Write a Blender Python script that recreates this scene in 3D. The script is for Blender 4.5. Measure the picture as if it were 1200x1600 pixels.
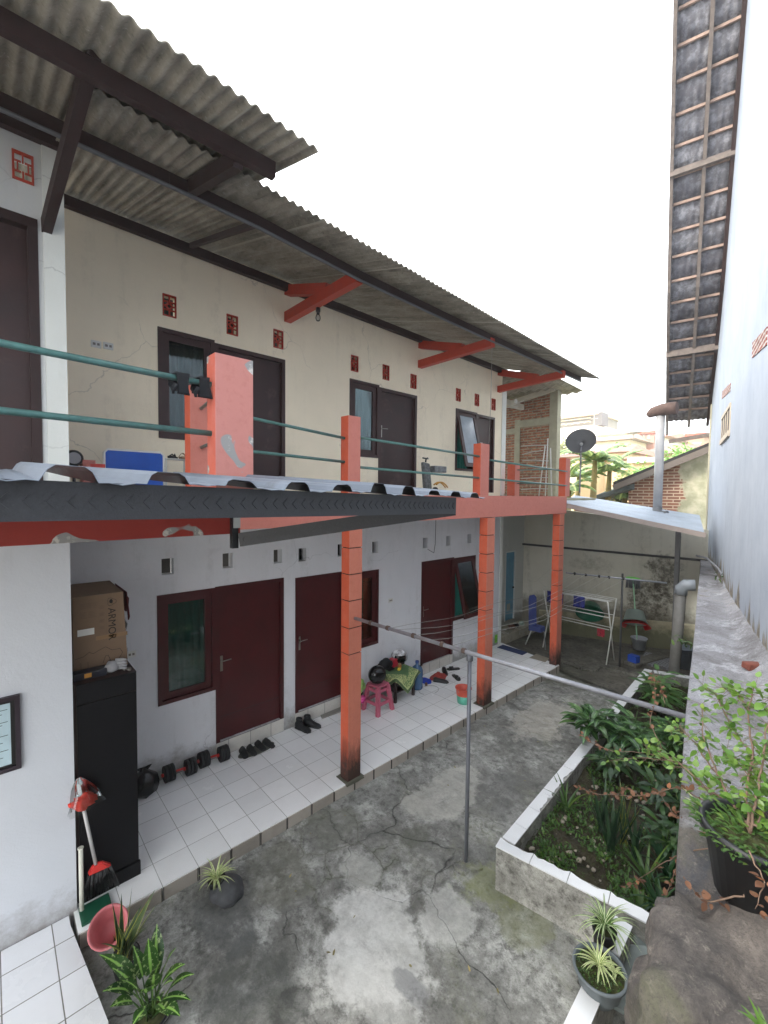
import bpy, bmesh, math, random
from mathutils import Vector, Matrix, noise, Euler
random.seed(7)
SC = bpy.context.scene
for o in list(bpy.data.objects): bpy.data.objects.remove(o)
R = math.radians
# ------------------------------------------------------------------ camera
CAM = Vector((3.90, -1.033, 3.384)); YAW, PIT, ROL = R(47.57), R(2.36), R(0.57); FPX = 675.4
_f = Vector((-math.sin(YAW)*math.cos(PIT), math.cos(YAW)*math.cos(PIT), -math.sin(PIT)))
_r = Vector((math.cos(YAW), math.sin(YAW), 0)); _u = _r.cross(_f)
_r2 = _r*math.cos(ROL)+_u*math.sin(ROL); _u2 = _u*math.cos(ROL)-_r*math.sin(ROL)
cd = bpy.data.cameras.new('camera'); cam = bpy.data.objects.new('camera', cd); SC.collection.objects.link(cam)
cam.matrix_world = Matrix(((_r2.x,_u2.x,-_f.x,CAM.x),(_r2.y,_u2.y,-_f.y,CAM.y),(_r2.z,_u2.z,-_f.z,CAM.z),(0,0,0,1)))
cd.sensor_fit = 'HORIZONTAL'; cd.sensor_width = 36; cd.lens = FPX/1200*36; cd.clip_start = .02; cd.clip_end = 2000
SC.camera = cam
SC.render.resolution_x, SC.render.resolution_y = 768, 1024
# measured points of the place, found from where they stand on a known plane
def _ray(px, py): return (_r2*((px-600)/FPX)+_u2*(-(py-800)/FPX)+_f)
def AX(px, py, x): d=_ray(px,py); return CAM+d*((x-CAM.x)/d.x)
def AY(px, py, y): d=_ray(px,py); return CAM+d*((y-CAM.y)/d.y)
def AZ(px, py, z): d=_ray(px,py); return CAM+d*((z-CAM.z)/d.z)
# ------------------------------------------------------------------ world and sun
W = bpy.data.worlds.new('World'); SC.world = W; W.use_nodes = True
nt = W.node_tree; nt.nodes.clear()
SUN_EL, SUN_AZ = R(32), R(200)
sky = nt.nodes.new('ShaderNodeTexSky'); sky.sky_type = 'NISHITA'; sky.sun_disc = False
sky.sun_elevation = SUN_EL; sky.sun_rotation = SUN_AZ; sky.dust_density = 4; sky.air_density = 1.2
mul = nt.nodes.new('ShaderNodeMix'); mul.data_type = 'RGBA'; mul.inputs[0].default_value = .84
mul.inputs[7].default_value = (10.6, 11.0, 11.3, 1)          # white overcast layer over the blue
bg = nt.nodes.new('ShaderNodeBackground'); bg.inputs[1].default_value = .12
wo = nt.nodes.new('ShaderNodeOutputWorld')
nt.links.new(sky.outputs[0], mul.inputs[6]); nt.links.new(mul.outputs[2], bg.inputs[0]); nt.links.new(bg.outputs[0], wo.inputs[0])
sl = bpy.data.lights.new('sun', 'SUN'); sl.energy = 1.0; sl.angle = R(14); sl.color = (1, .93, .82)
so = bpy.data.objects.new('sun', sl); SC.collection.objects.link(so)
sdir = Vector((math.sin(SUN_AZ)*math.cos(SUN_EL), math.cos(SUN_AZ)*math.cos(SUN_EL), math.sin(SUN_EL)))
so.rotation_euler = sdir.to_track_quat('Z', 'Y').to_euler()
SC.view_settings.view_transform = 'Standard'; SC.view_settings.look = 'None'
SC.view_settings.exposure = 1.95; SC.view_settings.gamma = 1
SC.render.engine = 'CYCLES'
SC.cycles.max_bounces = 8; SC.cycles.transparent_max_bounces = 16

# ------------------------------------------------------------------ materials
def sc(v): return tuple((c/255/12.92 if c/255 <= .04045 else ((c/255+.055)/1.055)**2.4) for c in v)+(1,)
class NM:
    def __init__(s, name):
        s.m = bpy.data.materials.new(name); s.m.use_nodes = True; s.t = s.m.node_tree
        s.b = s.t.nodes['Principled BSDF']
    def n(s, k, **kw):
        nd = s.t.nodes.new('ShaderNode'+k)
        for a, v in kw.items():
            if a.startswith('i_'):
                key = a[2:]; nd.inputs[int(key) if key.isdigit() else key].default_value = v
            else: setattr(nd, a, v)
        return nd
    def l(s, a, b): s.t.links.new(a, b)
    def pos(s, obj=True):
        if obj: return s.n('TexCoord').outputs['Object']
        return s.n('NewGeometry').outputs['Position']
    def noise(s, v, scale, detail=5, rough=.6, dist=0, vec_scale=None):
        if vec_scale:
            mp = s.n('Mapping'); mp.inputs['Scale'].default_value = vec_scale; s.l(v, mp.inputs[0]); v = mp.outputs[0]
        t = s.n('TexNoise'); t.inputs['Scale'].default_value = scale; t.inputs['Detail'].default_value = detail
        t.inputs['Roughness'].default_value = rough; t.inputs['Distortion'].default_value = dist
        s.l(v, t.inputs['Vector']); return t.outputs['Fac']
    def ramp(s, f, stops):
        r = s.n('ValToRGB'); e = r.color_ramp.elements
        while len(e) > 1: e.remove(e[-1])
        for i, (p, c) in enumerate(stops):
            if i == 0: e[0].position = p; q = e[0]
            else: q = e.new(p)
            q.color = c if hasattr(c, '__len__') else (c, c, c, 1)
        s.l(f, r.inputs[0]); return r.outputs[0]
    def mix(s, f, a, b, mode='MIX'):
        m = s.n('Mix', data_type='RGBA', blend_type=mode)
        for i, v in ((0, f), (6, a), (7, b)):
            if hasattr(v, 'node'): s.l(v, m.inputs[i])
            else: m.inputs[i].default_value = v
        return m.outputs[2]
    def math(s, op, a, b=0.):
        m = s.n('Math', operation=op)
        for i, v in ((0, a), (1, b)):
            if hasattr(v, 'node'): s.l(v, m.inputs[i])
            else: m.inputs[i].default_value = v
        return m.outputs[0]
    def bump(s, h, st=.2, d=.01):
        b = s.n('Bump'); b.inputs['Strength'].default_value = st; b.inputs['Distance'].default_value = d
        s.l(h, b.inputs['Height']); s.l(b.outputs[0], s.b.inputs['Normal'])
    def spot(s, p, c, r, nf, amt=.9, soft=.12):
        v = s.n('VectorMath', operation='SUBTRACT'); s.l(p, v.inputs[0]); v.inputs[1].default_value = c
        w = s.n('VectorMath', operation='DIVIDE'); s.l(v.outputs[0], w.inputs[0]); w.inputs[1].default_value = r
        l = s.n('VectorMath', operation='LENGTH'); s.l(w.outputs[0], l.inputs[0])
        d = s.math('ADD', l.outputs['Value'], s.math('MULTIPLY', s.math('SUBTRACT', nf, .5), 2.6))
        return s.math('MULTIPLY', s.ramp(d, [(.9-soft, 1), (.9+soft, 0)]), amt)
    def col(s, c): s.l(c, s.b.inputs['Base Color'])
    def rough(s, v):
        if hasattr(v, 'node'): s.l(v, s.b.inputs['Roughness'])
        else: s.b.inputs['Roughness'].default_value = v
def K(c, f): return (min(1, c[0]*f), min(1, c[1]*f), min(1, c[2]*f), 1)
MC = {}
def mat(name, rgb, rough=.6, metal=0, var=.12, scale=6, bump=.15, bscale=40, dirt=0, dcol=(60,55,48), dscale=3, spec=None, thin=0):
    if name in MC: return MC[name]
    m = NM(name); c = sc(rgb); p = m.pos()
    n1 = m.noise(p, scale, 6); cc = m.mix(m.ramp(n1, [(.3, 0), (.7, 1)]), K(c, 1-var), K(c, 1+var))
    if dirt:
        n2 = m.noise(p, dscale, 8, .7, .4)
        cc = m.mix(m.ramp(n2, [(.72-dirt*.35, 0), (.8, .85)]), cc, sc(dcol))
    m.col(cc); n3 = m.noise(p, bscale, 4)
    m.rough(m.math('ADD', m.math('MULTIPLY', n1, .25), rough-.12)); m.b.inputs['Metallic'].default_value = metal
    if spec is not None: m.b.inputs['Specular IOR Level'].default_value = spec
    if bump: m.bump(n3, bump, .004)
    MC[name] = m.m; return m.m
def plaster(name, rgb, grime=(120,118,105), low=None, streak=.35, tone2=None, amt=.5):
    m = NM(name); c = sc(rgb); p = m.pos(False)
    n1 = m.noise(p, 1.3, 7, .65); cc = m.mix(m.ramp(n1, [(.3, 0), (.75, 1)]), K(c, .93), K(c, 1.03))
    n0 = m.noise(p, .7, 3, .5); cc = m.mix(m.ramp(n0, [(.35, .35), (.6, 0)]), cc, K(c, .86))
    hc = m.n('TexVoronoi', feature='DISTANCE_TO_EDGE'); hc.inputs['Scale'].default_value = .8
    tn = m.n('TexNoise'); tn.inputs['Scale'].default_value = 3; tn.inputs['Detail'].default_value = 6; m.l(p, tn.inputs[0])
    va = m.n('VectorMath', operation='MULTIPLY_ADD'); m.l(tn.outputs['Color'], va.inputs[0]); va.inputs[1].default_value = (.3,.3,.3); m.l(p, va.inputs[2]); m.l(va.outputs[0], hc.inputs['Vector'])
    hair = m.math('MULTIPLY', m.ramp(hc.outputs['Distance'], [(.0012, .55), (.004, 0)]), m.ramp(m.noise(p, .9, 2), [(.52, 0), (.6, 1)])); cc = m.mix(hair, cc, K(c, .45))
    st = m.noise(p, 2.2, 6, .7, .3, (1.5, 1.5, .16)); sp = m.noise(p, 9, 8, .75)
    f = m.math('MULTIPLY', m.ramp(st, [(.50, 0), (.75, 1)]), m.ramp(sp, [(.42, 0), (.7, 1)]))
    cc = m.mix(m.math('MULTIPLY', f, streak), cc, sc(grime))
    if tone2: cc = m.mix(m.math('MULTIPLY', m.ramp(m.noise(p, .5, 4), [(.4, 0), (.65, 1)]), amt), cc, sc(tone2))
    if low is not None:
        z = m.n('SeparateXYZ'); m.l(p, z.inputs[0])
        h = m.math('ADD', z.outputs[2], m.math('MULTIPLY', m.noise(p, 3, 8, .75), -.9))
        cc = m.mix(m.ramp(m.math('SUBTRACT', h, low), [(0., .75), (.28, 0)]), cc, sc(grime))
    m.col(cc); m.rough(.85); m.bump(m.math('ADD', m.noise(p, 55, 6, .7), m.math('MULTIPLY', m.noise(p, 7, 4), 3.)), .3, .006); return m.m
def paint_faded(name, fresh, faded, mould=(35,28,22), flake=(205,200,192), flakes=.0, mouldz=None, top=False):
    """orange-red masonry paint, sun-bleached on the courtyard side"""
    m = NM(name); p = m.pos(False); g = m.n('NewGeometry'); s = m.n('SeparateXYZ'); m.l(g.outputs['Normal'], s.inputs[0])
    n1 = m.noise(p, 4, 8, .65)
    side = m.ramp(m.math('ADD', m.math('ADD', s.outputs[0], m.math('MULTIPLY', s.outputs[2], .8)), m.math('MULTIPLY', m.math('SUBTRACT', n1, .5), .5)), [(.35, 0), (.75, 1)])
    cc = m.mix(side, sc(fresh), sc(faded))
    n2 = m.noise(p, 7, 8, .7, .3); cc = m.mix(m.ramp(n2, [(.45, 0), (.75, .4)]), cc, K(sc(faded), 1.15))
    cc = m.mix(m.ramp(m.noise(p, 18, 6, .7), [(.5, 0), (.8, .3)]), cc, K(sc(fresh), .6))
    if mouldz is not None:
        z = m.n('SeparateXYZ'); m.l(p, z.inputs[0])
        h = m.math('ADD', z.outputs[2], m.math('MULTIPLY', m.noise(p, 5, 8, .8, 0, (1, 1, .35)), -1.1))
        cc = m.mix(m.ramp(m.math('SUBTRACT', h, mouldz), [(-.25, .95), (.35, 0)]), cc, sc(mould))
    if flakes:
        v = m.noise(p, 3.6, 3, .5, .5); f = m.ramp(v, [(.69-flakes, 0), (.70-flakes, 1)])
        cc = m.mix(f, cc, m.mix(m.ramp(n2, [(.45, 0), (.5, 1)]), sc(flake), sc((150,148,145))))
    m.col(cc); m.rough(.7); m.bump(m.noise(p, 40, 6, .7), .3, .004); return m.m
def tiles(name, ax, rgb, grout=(120,118,112), size=.3, row=.3, var=.05, rough=.16, dirt=.25, mort=.0035, off=(0,0,0), dark=(150,145,135)):
    m = NM(name); p = m.pos(False); s = m.n('SeparateXYZ'); m.l(p, s.inputs[0]); c = m.n('CombineXYZ')
    m.l(m.math('ADD', s.outputs[ax[0]], off[0]), c.inputs[0]); m.l(m.math('ADD', s.outputs[ax[1]], off[1]), c.inputs[1])
    b = m.n('TexBrick'); b.offset = 0; b.squash = 1
    for k, v in (('Scale', 1), ('Mortar Size', mort), ('Mortar Smooth', .2), ('Bias', 0), ('Brick Width', size), ('Row Height', row)): b.inputs[k].default_value = v
    b.inputs['Color1'].default_value = K(sc(rgb), 1-var); b.inputs['Color2'].default_value = K(sc(rgb), 1+var); b.inputs['Mortar'].default_value = sc(grout)
    m.l(c.outputs[0], b.inputs['Vector'])
    n = m.noise(p, 2.2, 8, .7); cc = m.mix(m.math('MULTIPLY', m.ramp(n, [(.45, 0), (.8, 1)]), dirt), b.outputs['Color'], sc(dark))
    n4 = m.noise(p, 30, 4, .6); cc = m.mix(m.ramp(n4, [(.68, 0), (.76, .35*dirt*3)]), cc, sc((110,100,88)))
    m.col(cc); m.rough(m.math('ADD', m.math('MULTIPLY', n, .4), rough-.1)); 
    m.bump(m.math('SUBTRACT', 1., b.outputs['Fac']), .5, .003); return m.m
def bricks(name, ax, c1, c2, mortar, size=.2, row=.062, mort=.012, patch=None, pcol=(150,140,120), pos=False):
    m = NM(name); p = m.pos(pos); s = m.n('SeparateXYZ'); m.l(p, s.inputs[0]); c = m.n('CombineXYZ')
    wob = m.math('MULTIPLY', m.math('SUBTRACT', m.noise(p, 6, 4), .5), .03)
    m.l(m.math('ADD', s.outputs[ax[0]], wob), c.inputs[0]); m.l(m.math('ADD', s.outputs[ax[1]], wob), c.inputs[1])
    b = m.n('TexBrick')
    for k, v in (('Scale', 1), ('Mortar Size', mort), ('Mortar Smooth', .3), ('Bias', 0), ('Brick Width', size), ('Row Height', row)): b.inputs[k].default_value = v
    b.inputs['Color1'].default_value = sc(c1); b.inputs['Color2'].default_value = sc(c2); b.inputs['Mortar'].default_value = sc(mortar)
    m.l(c.outputs[0], b.inputs['Vector']); n = m.noise(p, 11, 8, .7)
    cc = m.mix(m.ramp(n, [(.35, .55), (.6, 0)]), b.outputs['Color'], sc((62,48,40)))
    if patch: cc = m.mix(m.ramp(m.noise(p, 1.4, 5, .6), [(patch, 0), (patch+.02, 1)]), cc, sc(pcol))
    m.col(cc); m.rough(.9); m.bump(m.math('ADD', m.math('SUBTRACT', 1., b.outputs['Fac']), m.math('MULTIPLY', n, .5)), .8, .012); return m.m
def glass(name, tint=(200,215,215), clear=.55):
    m = NM(name); t = m.t; tr = m.n('BsdfTransparent'); tr.inputs[0].default_value = sc(tint)
    g = m.n('BsdfGlossy'); g.inputs['Roughness'].default_value = .04; g.inputs[0].default_value = (.8,.85,.85,1)
    fr = m.n('Fresnel'); fr.inputs[0].default_value = 1.5
    mx = m.n('MixShader'); f = m.math('ADD', m.math('MULTIPLY', fr.outputs[0], 1.2), .03)
    m.l(f, mx.inputs[0]); m.l(tr.outputs[0], mx.inputs[1]); m.l(g.outputs[0], mx.inputs[2])
    m.l(mx.outputs[0], t.nodes['Material Output'].inputs[0]); return m.m
def leafmat(name, c1, c2, back=1.0, streak=None, spots=None, rough=.45):
    m = NM(name); p = m.pos(); n = m.noise(p, 9, 4); isl = m.n('NewGeometry').outputs['Random Per Island']
    cc = m.mix(isl, sc(c1), sc(c2)); cc = m.mix(m.ramp(n, [(.35, .35), (.65, 0)]), cc, K(sc(c1), .7))
    cc = m.mix(m.ramp(isl, [(.90, 0), (.93, .45)]), cc, (sc(c2)[0]*1.25, sc(c2)[1]*.95, sc(c2)[2]*.6, 1)); cc = m.mix(m.ramp(m.noise(p, 60, 4, .7), [(.62, 0), (.72, .35)]), cc, sc((120,104,70)))
    uv = m.n('TexCoord').outputs['UV']; s = m.n('SeparateXYZ'); m.l(uv, s.inputs[0])
    if streak:
        a, b_, edge = streak      # colour, width, at edge?
        d = m.math('ABSOLUTE', m.math('SUBTRACT', s.outputs[0], .5))
        cc = m.mix(m.ramp(d, [(b_, 0), (b_+.05, 1)]) if edge else m.ramp(d, [(b_, 1), (b_+.06, 0)]), cc, sc(a))
    if spots: cc = m.mix(m.ramp(m.noise(p, 45, 3), [(.56, 0), (.62, .8)]), cc, sc(spots))
    m.col(cc); m.rough(rough); m.b.inputs['Transmission Weight'].default_value = 0
    m.b.inputs['Subsurface Weight'].default_value = 0
    tl = m.n('BsdfTranslucent'); m.l(cc, tl.inputs[0]); mx = m.n('MixShader'); mx.inputs[0].default_value = .25
    m.l(m.b.outputs[0], mx.inputs[1]); m.l(tl.outputs[0], mx.inputs[2]); m.l(mx.outputs[0], m.t.nodes['Material Output'].inputs[0]); return m.m
# ------------------------------------------------------------------ mesh builder
class B:
    def __init__(s): s.m = bmesh.new(); s.uv = s.m.loops.layers.uv.new('UVMap'); s.xf = Matrix()
    def v(s, p): return s.m.verts.new(s.xf @ Vector(p))
    def face(s, vs, uvs=None, sm=False):
        try: f = s.m.faces.new(vs)
        except ValueError: return None
        f.smooth = sm
        if uvs:
            for lp, u in zip(f.loops, uvs): lp[s.uv].uv = u
        return f
    def hexa(s, p):      # p: 4 bottom, 4 top (same order)
        v = [s.v(q) for q in p]
        for f in ((3,2,1,0),(4,5,6,7),(0,1,5,4),(1,2,6,5),(2,3,7,6),(3,0,4,7)): s.face([v[i] for i in f])
        return s
    def box(s, x0, y0, z0, x1, y1, z1, bev=0):
        if x0 > x1: x0, x1 = x1, x0
        if y0 > y1: y0, y1 = y1, y0
        if z0 > z1: z0, z1 = z1, z0
        n0 = len(s.m.edges)
        s.hexa([(x0,y0,z0),(x1,y0,z0),(x1,y1,z0),(x0,y1,z0),(x0,y0,z1),(x1,y0,z1),(x1,y1,z1),(x0,y1,z1)])
        if bev:
            s.m.edges.ensure_lookup_table(); e = s.m.edges[n0:]
            bmesh.ops.bevel(s.m, geom=e, offset=bev, segments=2, profile=.7, affect='EDGES')
        return s
    def beam(s, a, b, w, h, up=(0,0,1)):
        a, b = Vector(a), Vector(b); d = (b-a).normalized(); u = Vector(up); sd = d.cross(u).normalized(); u = sd.cross(d)
        q = []
        for c in (a, b):
            q += [c-sd*w/2-u*h/2, c+sd*w/2-u*h/2, c+sd*w/2+u*h/2, c-sd*w/2+u*h/2]
        return s.hexa(q)
    def tube(s, pts, r, n=10, cap=True, sm=True):
        pts = [Vector(p) for p in pts]; rr = r if hasattr(r, '__len__') else [r]*len(pts); rings = []
        up = Vector((0,0,1)); prev = None
        for i, p in enumerate(pts):
            d = (pts[min(i+1, len(pts)-1)]-pts[max(i-1, 0)]).normalized()
            if prev is None:
                a = d.orthogonal().normalized() if abs(d.dot(up)) > .98 else d.cross(up).normalized()
            else:
                a = (prev-d*prev.dot(d)).normalized()
            prev = a; b = d.cross(a)
            rings.append([s.v(p+(a*math.cos(t)+b*math.sin(t))*rr[i]) for t in [2*math.pi*k/n for k in range(n)]])
        for A, C_ in zip(rings, rings[1:]):
            for k in range(n): s.face([A[k], A[(k+1)%n], C_[(k+1)%n], C_[k]], sm=sm)
        if cap: s.face(rings[0][::-1]); s.face(rings[-1])
        return s
    def lathe(s, prof, c=(0,0,0), n=24, sx=1, sy=1, sm=True, capb=True, capt=False):
        c = Vector(c); rings = [[s.v(c+Vector((r*sx*math.cos(2*math.pi*k/n), r*sy*math.sin(2*math.pi*k/n), z))) for k in range(n)] for r, z in prof]
        for A, D in zip(rings, rings[1:]):
            for k in range(n): s.face([A[k], A[(k+1)%n], D[(k+1)%n], D[k]], sm=sm)
        if capb: s.face(rings[0][::-1])
        if capt: s.face(rings[-1])
        return s
    def prism(s, poly, z0, z1):
        a = [s.v((x,y,z0)) for x,y in poly]; b = [s.v((x,y,z1)) for x,y in poly]; n = len(poly)
        s.face(a[::-1]); s.face(b)
        for k in range(n): s.face([a[k], a[(k+1)%n], b[(k+1)%n], b[k]])
        return s
    def blob(s, c, r, sub=2, nz=.15, ns=2., sm=True, flat=None):
        g = bmesh.ops.create_icosphere(s.m, subdivisions=sub, radius=1)
        r = r if hasattr(r, '__len__') else (r, r, r); off = Vector(c)*3.1
        for v in g['verts']:
            k = 1+nz*noise.noise(v.co*ns+off)*2; q = v.co*k
            q = Vector((q.x*r[0], q.y*r[1], q.z*r[2]))
            if flat is not None and q.z < flat: q.z = flat
            v.co = s.xf @ (Vector(c)+q)
            for f in v.link_faces: f.smooth = sm
        return s
    def leaf(s, p, d, up, L, w, droop=.3, seg=4, fold=.25, tip=1., base=.15):
        p, d, up = Vector(p), Vector(d).normalized(), Vector(up); sd = d.cross(up)
        if sd.length < 1e-3: sd = d.orthogonal()
        sd.normalize(); u = sd.cross(d).normalized(); rows = []
        q = p.copy(); dd = d.copy()
        for i in range(seg+1):
            t = i/seg; ww = w*.5*max(0, math.sin(math.pi*min(1, (base+(1-base)*t)**.8))) if tip else w*.5*(1-.0*t)
            if i == seg: ww = 0
            rows.append((q.copy(), ww, t, u.copy())); q += dd*(L/seg)
            dd = (dd-u*0+Vector((0,0,-droop/seg*1.6))).normalized(); u = sd.cross(dd).normalized()
        pr = None
        for (q, ww, t, uu) in rows:
            if ww == 0: cur = [s.v(q)]
            else: cur = [s.v(q-sd*ww+uu*ww*fold), s.v(q), s.v(q+sd*ww+uu*ww*fold)]
            if pr:
                t0 = pt
                if len(cur) == 3:
                    s.face([pr[0], pr[1], cur[1], cur[0]], [(0,t0),(.5,t0),(.5,t),(0,t)], True); s.face([pr[1], pr[2], cur[2], cur[1]], [(.5,t0),(1,t0),(1,t),(.5,t)], True)
                else:
                    s.face([pr[0], pr[1], cur[0]], [(0,t0),(.5,t0),(.5,t)], True); s.face([pr[1], pr[2], cur[0]], [(.5,t0),(1,t0),(.5,t)], True)
            pr = cur; pt = t
        return s
    def grid(s, fn, nu, nv, sm=True, thick=0):
        g = [[s.v(fn(i/nu, j/nv)) for j in range(nv+1)] for i in range(nu+1)]
        for i in range(nu):
            for j in range(nv):
                s.face([g[i][j], g[i+1][j], g[i+1][j+1], g[i][j+1]], [(i/nu,j/nv),((i+1)/nu,j/nv),((i+1)/nu,(j+1)/nv),(i/nu,(j+1)/nv)], sm)
        return s
ROOT = {}
def setp(o, label=None, cat=None, group=None, kind=None):
    if label: o['label'] = label
    if cat: o['category'] = cat
    if group: o['group'] = group
    if kind: o['kind'] = kind
    return o
def thing(name, label, cat, loc=(0,0,0), rz=0, group=None):
    o = bpy.data.objects.new(name, None); o.empty_display_size = .1; SC.collection.objects.link(o)
    o.location = loc; o.rotation_euler = (0, 0, rz); ROOT[o.name] = Matrix.Translation(loc) @ Matrix.Rotation(rz, 4, 'Z')
    return setp(o, label, cat, group)
def part(name, b, m, parent=None, local=False, label=None, solid=0, loc=None):
    """links ONE mesh object; geometry given in world metres unless local"""
    me = bpy.data.meshes.new(name); o = bpy.data.objects.new(name, me); SC.collection.objects.link(o)
    bm = b.m; base = Matrix()
    if parent is not None:
        o.parent = parent; base = ROOT[parent.name]; ROOT[o.name] = base
        if not local: bmesh.ops.transform(bm, matrix=base.inverted(), verts=bm.verts)
    elif loc is not None:
        bmesh.ops.translate(bm, vec=-Vector(loc), verts=bm.verts); o.location = loc; ROOT[o.name] = Matrix.Translation(loc)
    else: ROOT[o.name] = Matrix()
    bmesh.ops.recalc_face_normals(bm, faces=bm.faces) if not getattr(b, 'norecalc', False) else None
    bm.to_mesh(me); bm.free()
    for mm in (m if isinstance(m, list) else [m]): me.materials.append(mm)
    if solid:
        md = o.modifiers.new('s', 'SOLIDIFY'); md.thickness = solid; md.offset = 0
    if label: o['label'] = label
    return o
def struct(name, b, m, **k):
    o = part(name, b, m, **k); o['kind'] = 'structure'; return o
def one(name, b, m, label, cat, loc, group=None, **k):
    o = part(name, b, m, loc=loc, **k); return setp(o, label, cat, group)
def jit(a): return random.uniform(-a, a)
def text_mesh(name, txt, size, m, mw, parent, extrude=.0008):
    cu = bpy.data.curves.new(name, 'FONT'); cu.body = txt; cu.size = size; cu.extrude = extrude; cu.align_x = 'LEFT'
    t = bpy.data.objects.new('tmp', cu); me = bpy.data.meshes.new_from_object(t); bpy.data.objects.remove(t); bpy.data.curves.remove(cu)
    b = B(); b.m.from_mesh(me); bmesh.ops.transform(b.m, matrix=mw, verts=b.m.verts); bpy.data.meshes.remove(me)
    return part(name, b, m, parent)
# ------------------------------------------------------------------ shared materials
M_WHITE = plaster('white_plaster', (224,225,228), grime=(120,116,106), low=-.42, streak=.5)
M_CREAM = plaster('cream_plaster', (249,236,210), grime=(150,138,116), streak=.45)
M_PILA = plaster('bright_plaster', (226,228,222), grime=(150,150,120), streak=.5)
M_PAINT = paint_faded('red_paint_faded', (206,92,62), (196,120,106), flakes=0)
M_COL = paint_faded('column_paint', (208,94,62), (200,120,98), mouldz=-.44)
M_RAW = paint_faded('flaking_paint', (200,100,80), (194,128,118), flakes=.145)
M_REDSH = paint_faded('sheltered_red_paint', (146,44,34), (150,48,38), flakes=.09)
M_BRK = mat('bracket_orange_paint', (184,62,42), .55, var=.1, scale=9, dirt=.15, dcol=(120,45,35))
M_WOODD = mat('dark_brown_wood', (46,27,26), .65, var=.25, scale=12, dirt=.25, dcol=(25,18,18))
M_GREYW = mat('weathered_grey_wood', (112,102,96), .85, var=.3, scale=10, bump=.4, dirt=.4, dcol=(60,52,48))
M_MAROON = mat('maroon_paint', (70,13,16), .42, var=.22, scale=3, bump=.12, dirt=.3, dcol=(50,12,14), bscale=20)
M_MARF = mat('maroon_frame_paint', (66,15,18), .4, var=.12, scale=5, bump=.05, dirt=.1, dcol=(48,16,18))
M_BROWN = mat('brown_door_paint', (54,33,32), .5, var=.25, scale=4, bump=.2, dirt=.45, dcol=(98,76,72))
M_BRFR = mat('brown_frame_paint', (58,35,34), .5, var=.12, scale=5, bump=.08)
M_GLASS = glass('window_glass'); M_CURT = mat('teal_curtain', (40,120,108), .9, var=.15, scale=5)
M_CURTG = mat('grey_curtain', (74,80,84), .9, var=.15, scale=5); M_DARK = mat('dark_interior', (40,38,36), .9)
M_METAL = mat('brushed_metal', (170,168,160), .3, metal=1, var=.1, bump=.02)
M_TERRA = mat('terracotta_vent', (176,66,50), .75, var=.15, scale=20); M_BLACK = mat('black_plastic', (20,20,22), .35, var=.1, bump=.03)
M_RAIL = mat('green_rail_paint', (78,118,112), .4, var=.2, scale=18, dirt=.2, dcol=(100,96,88))
M_STEEL = mat('galvanised_pipe', (140,142,148), .45, metal=.5, var=.2, scale=14, dirt=.35, dcol=(86,70,60))
M_WIRE = mat('wire', (150,148,142), .5); M_DWIRE = mat('dark_wire', (30,30,30), .6)
M_PLAST = mat('white_plastic', (215,214,208), .4, var=.06, bump=.03)
M_FLOOR = tiles('veranda_tiles', (1, 0), (246,246,245), grout=(168,166,160), dirt=.12, rough=.12, mort=.003)
M_RISER = tiles('riser_tiles', (1, 2), (168,160,150), grout=(52,46,40), size=.3, row=.4, var=.12, rough=.5, dirt=.6, mort=.012, off=(0,.2,0), dark=(96,88,78))
M_STEP = tiles('step_tiles', (1, 0), (228,229,232), size=.3, row=.3, dirt=.15, off=(.14,.0,0), mort=.004)
M_CONC = None

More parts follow.
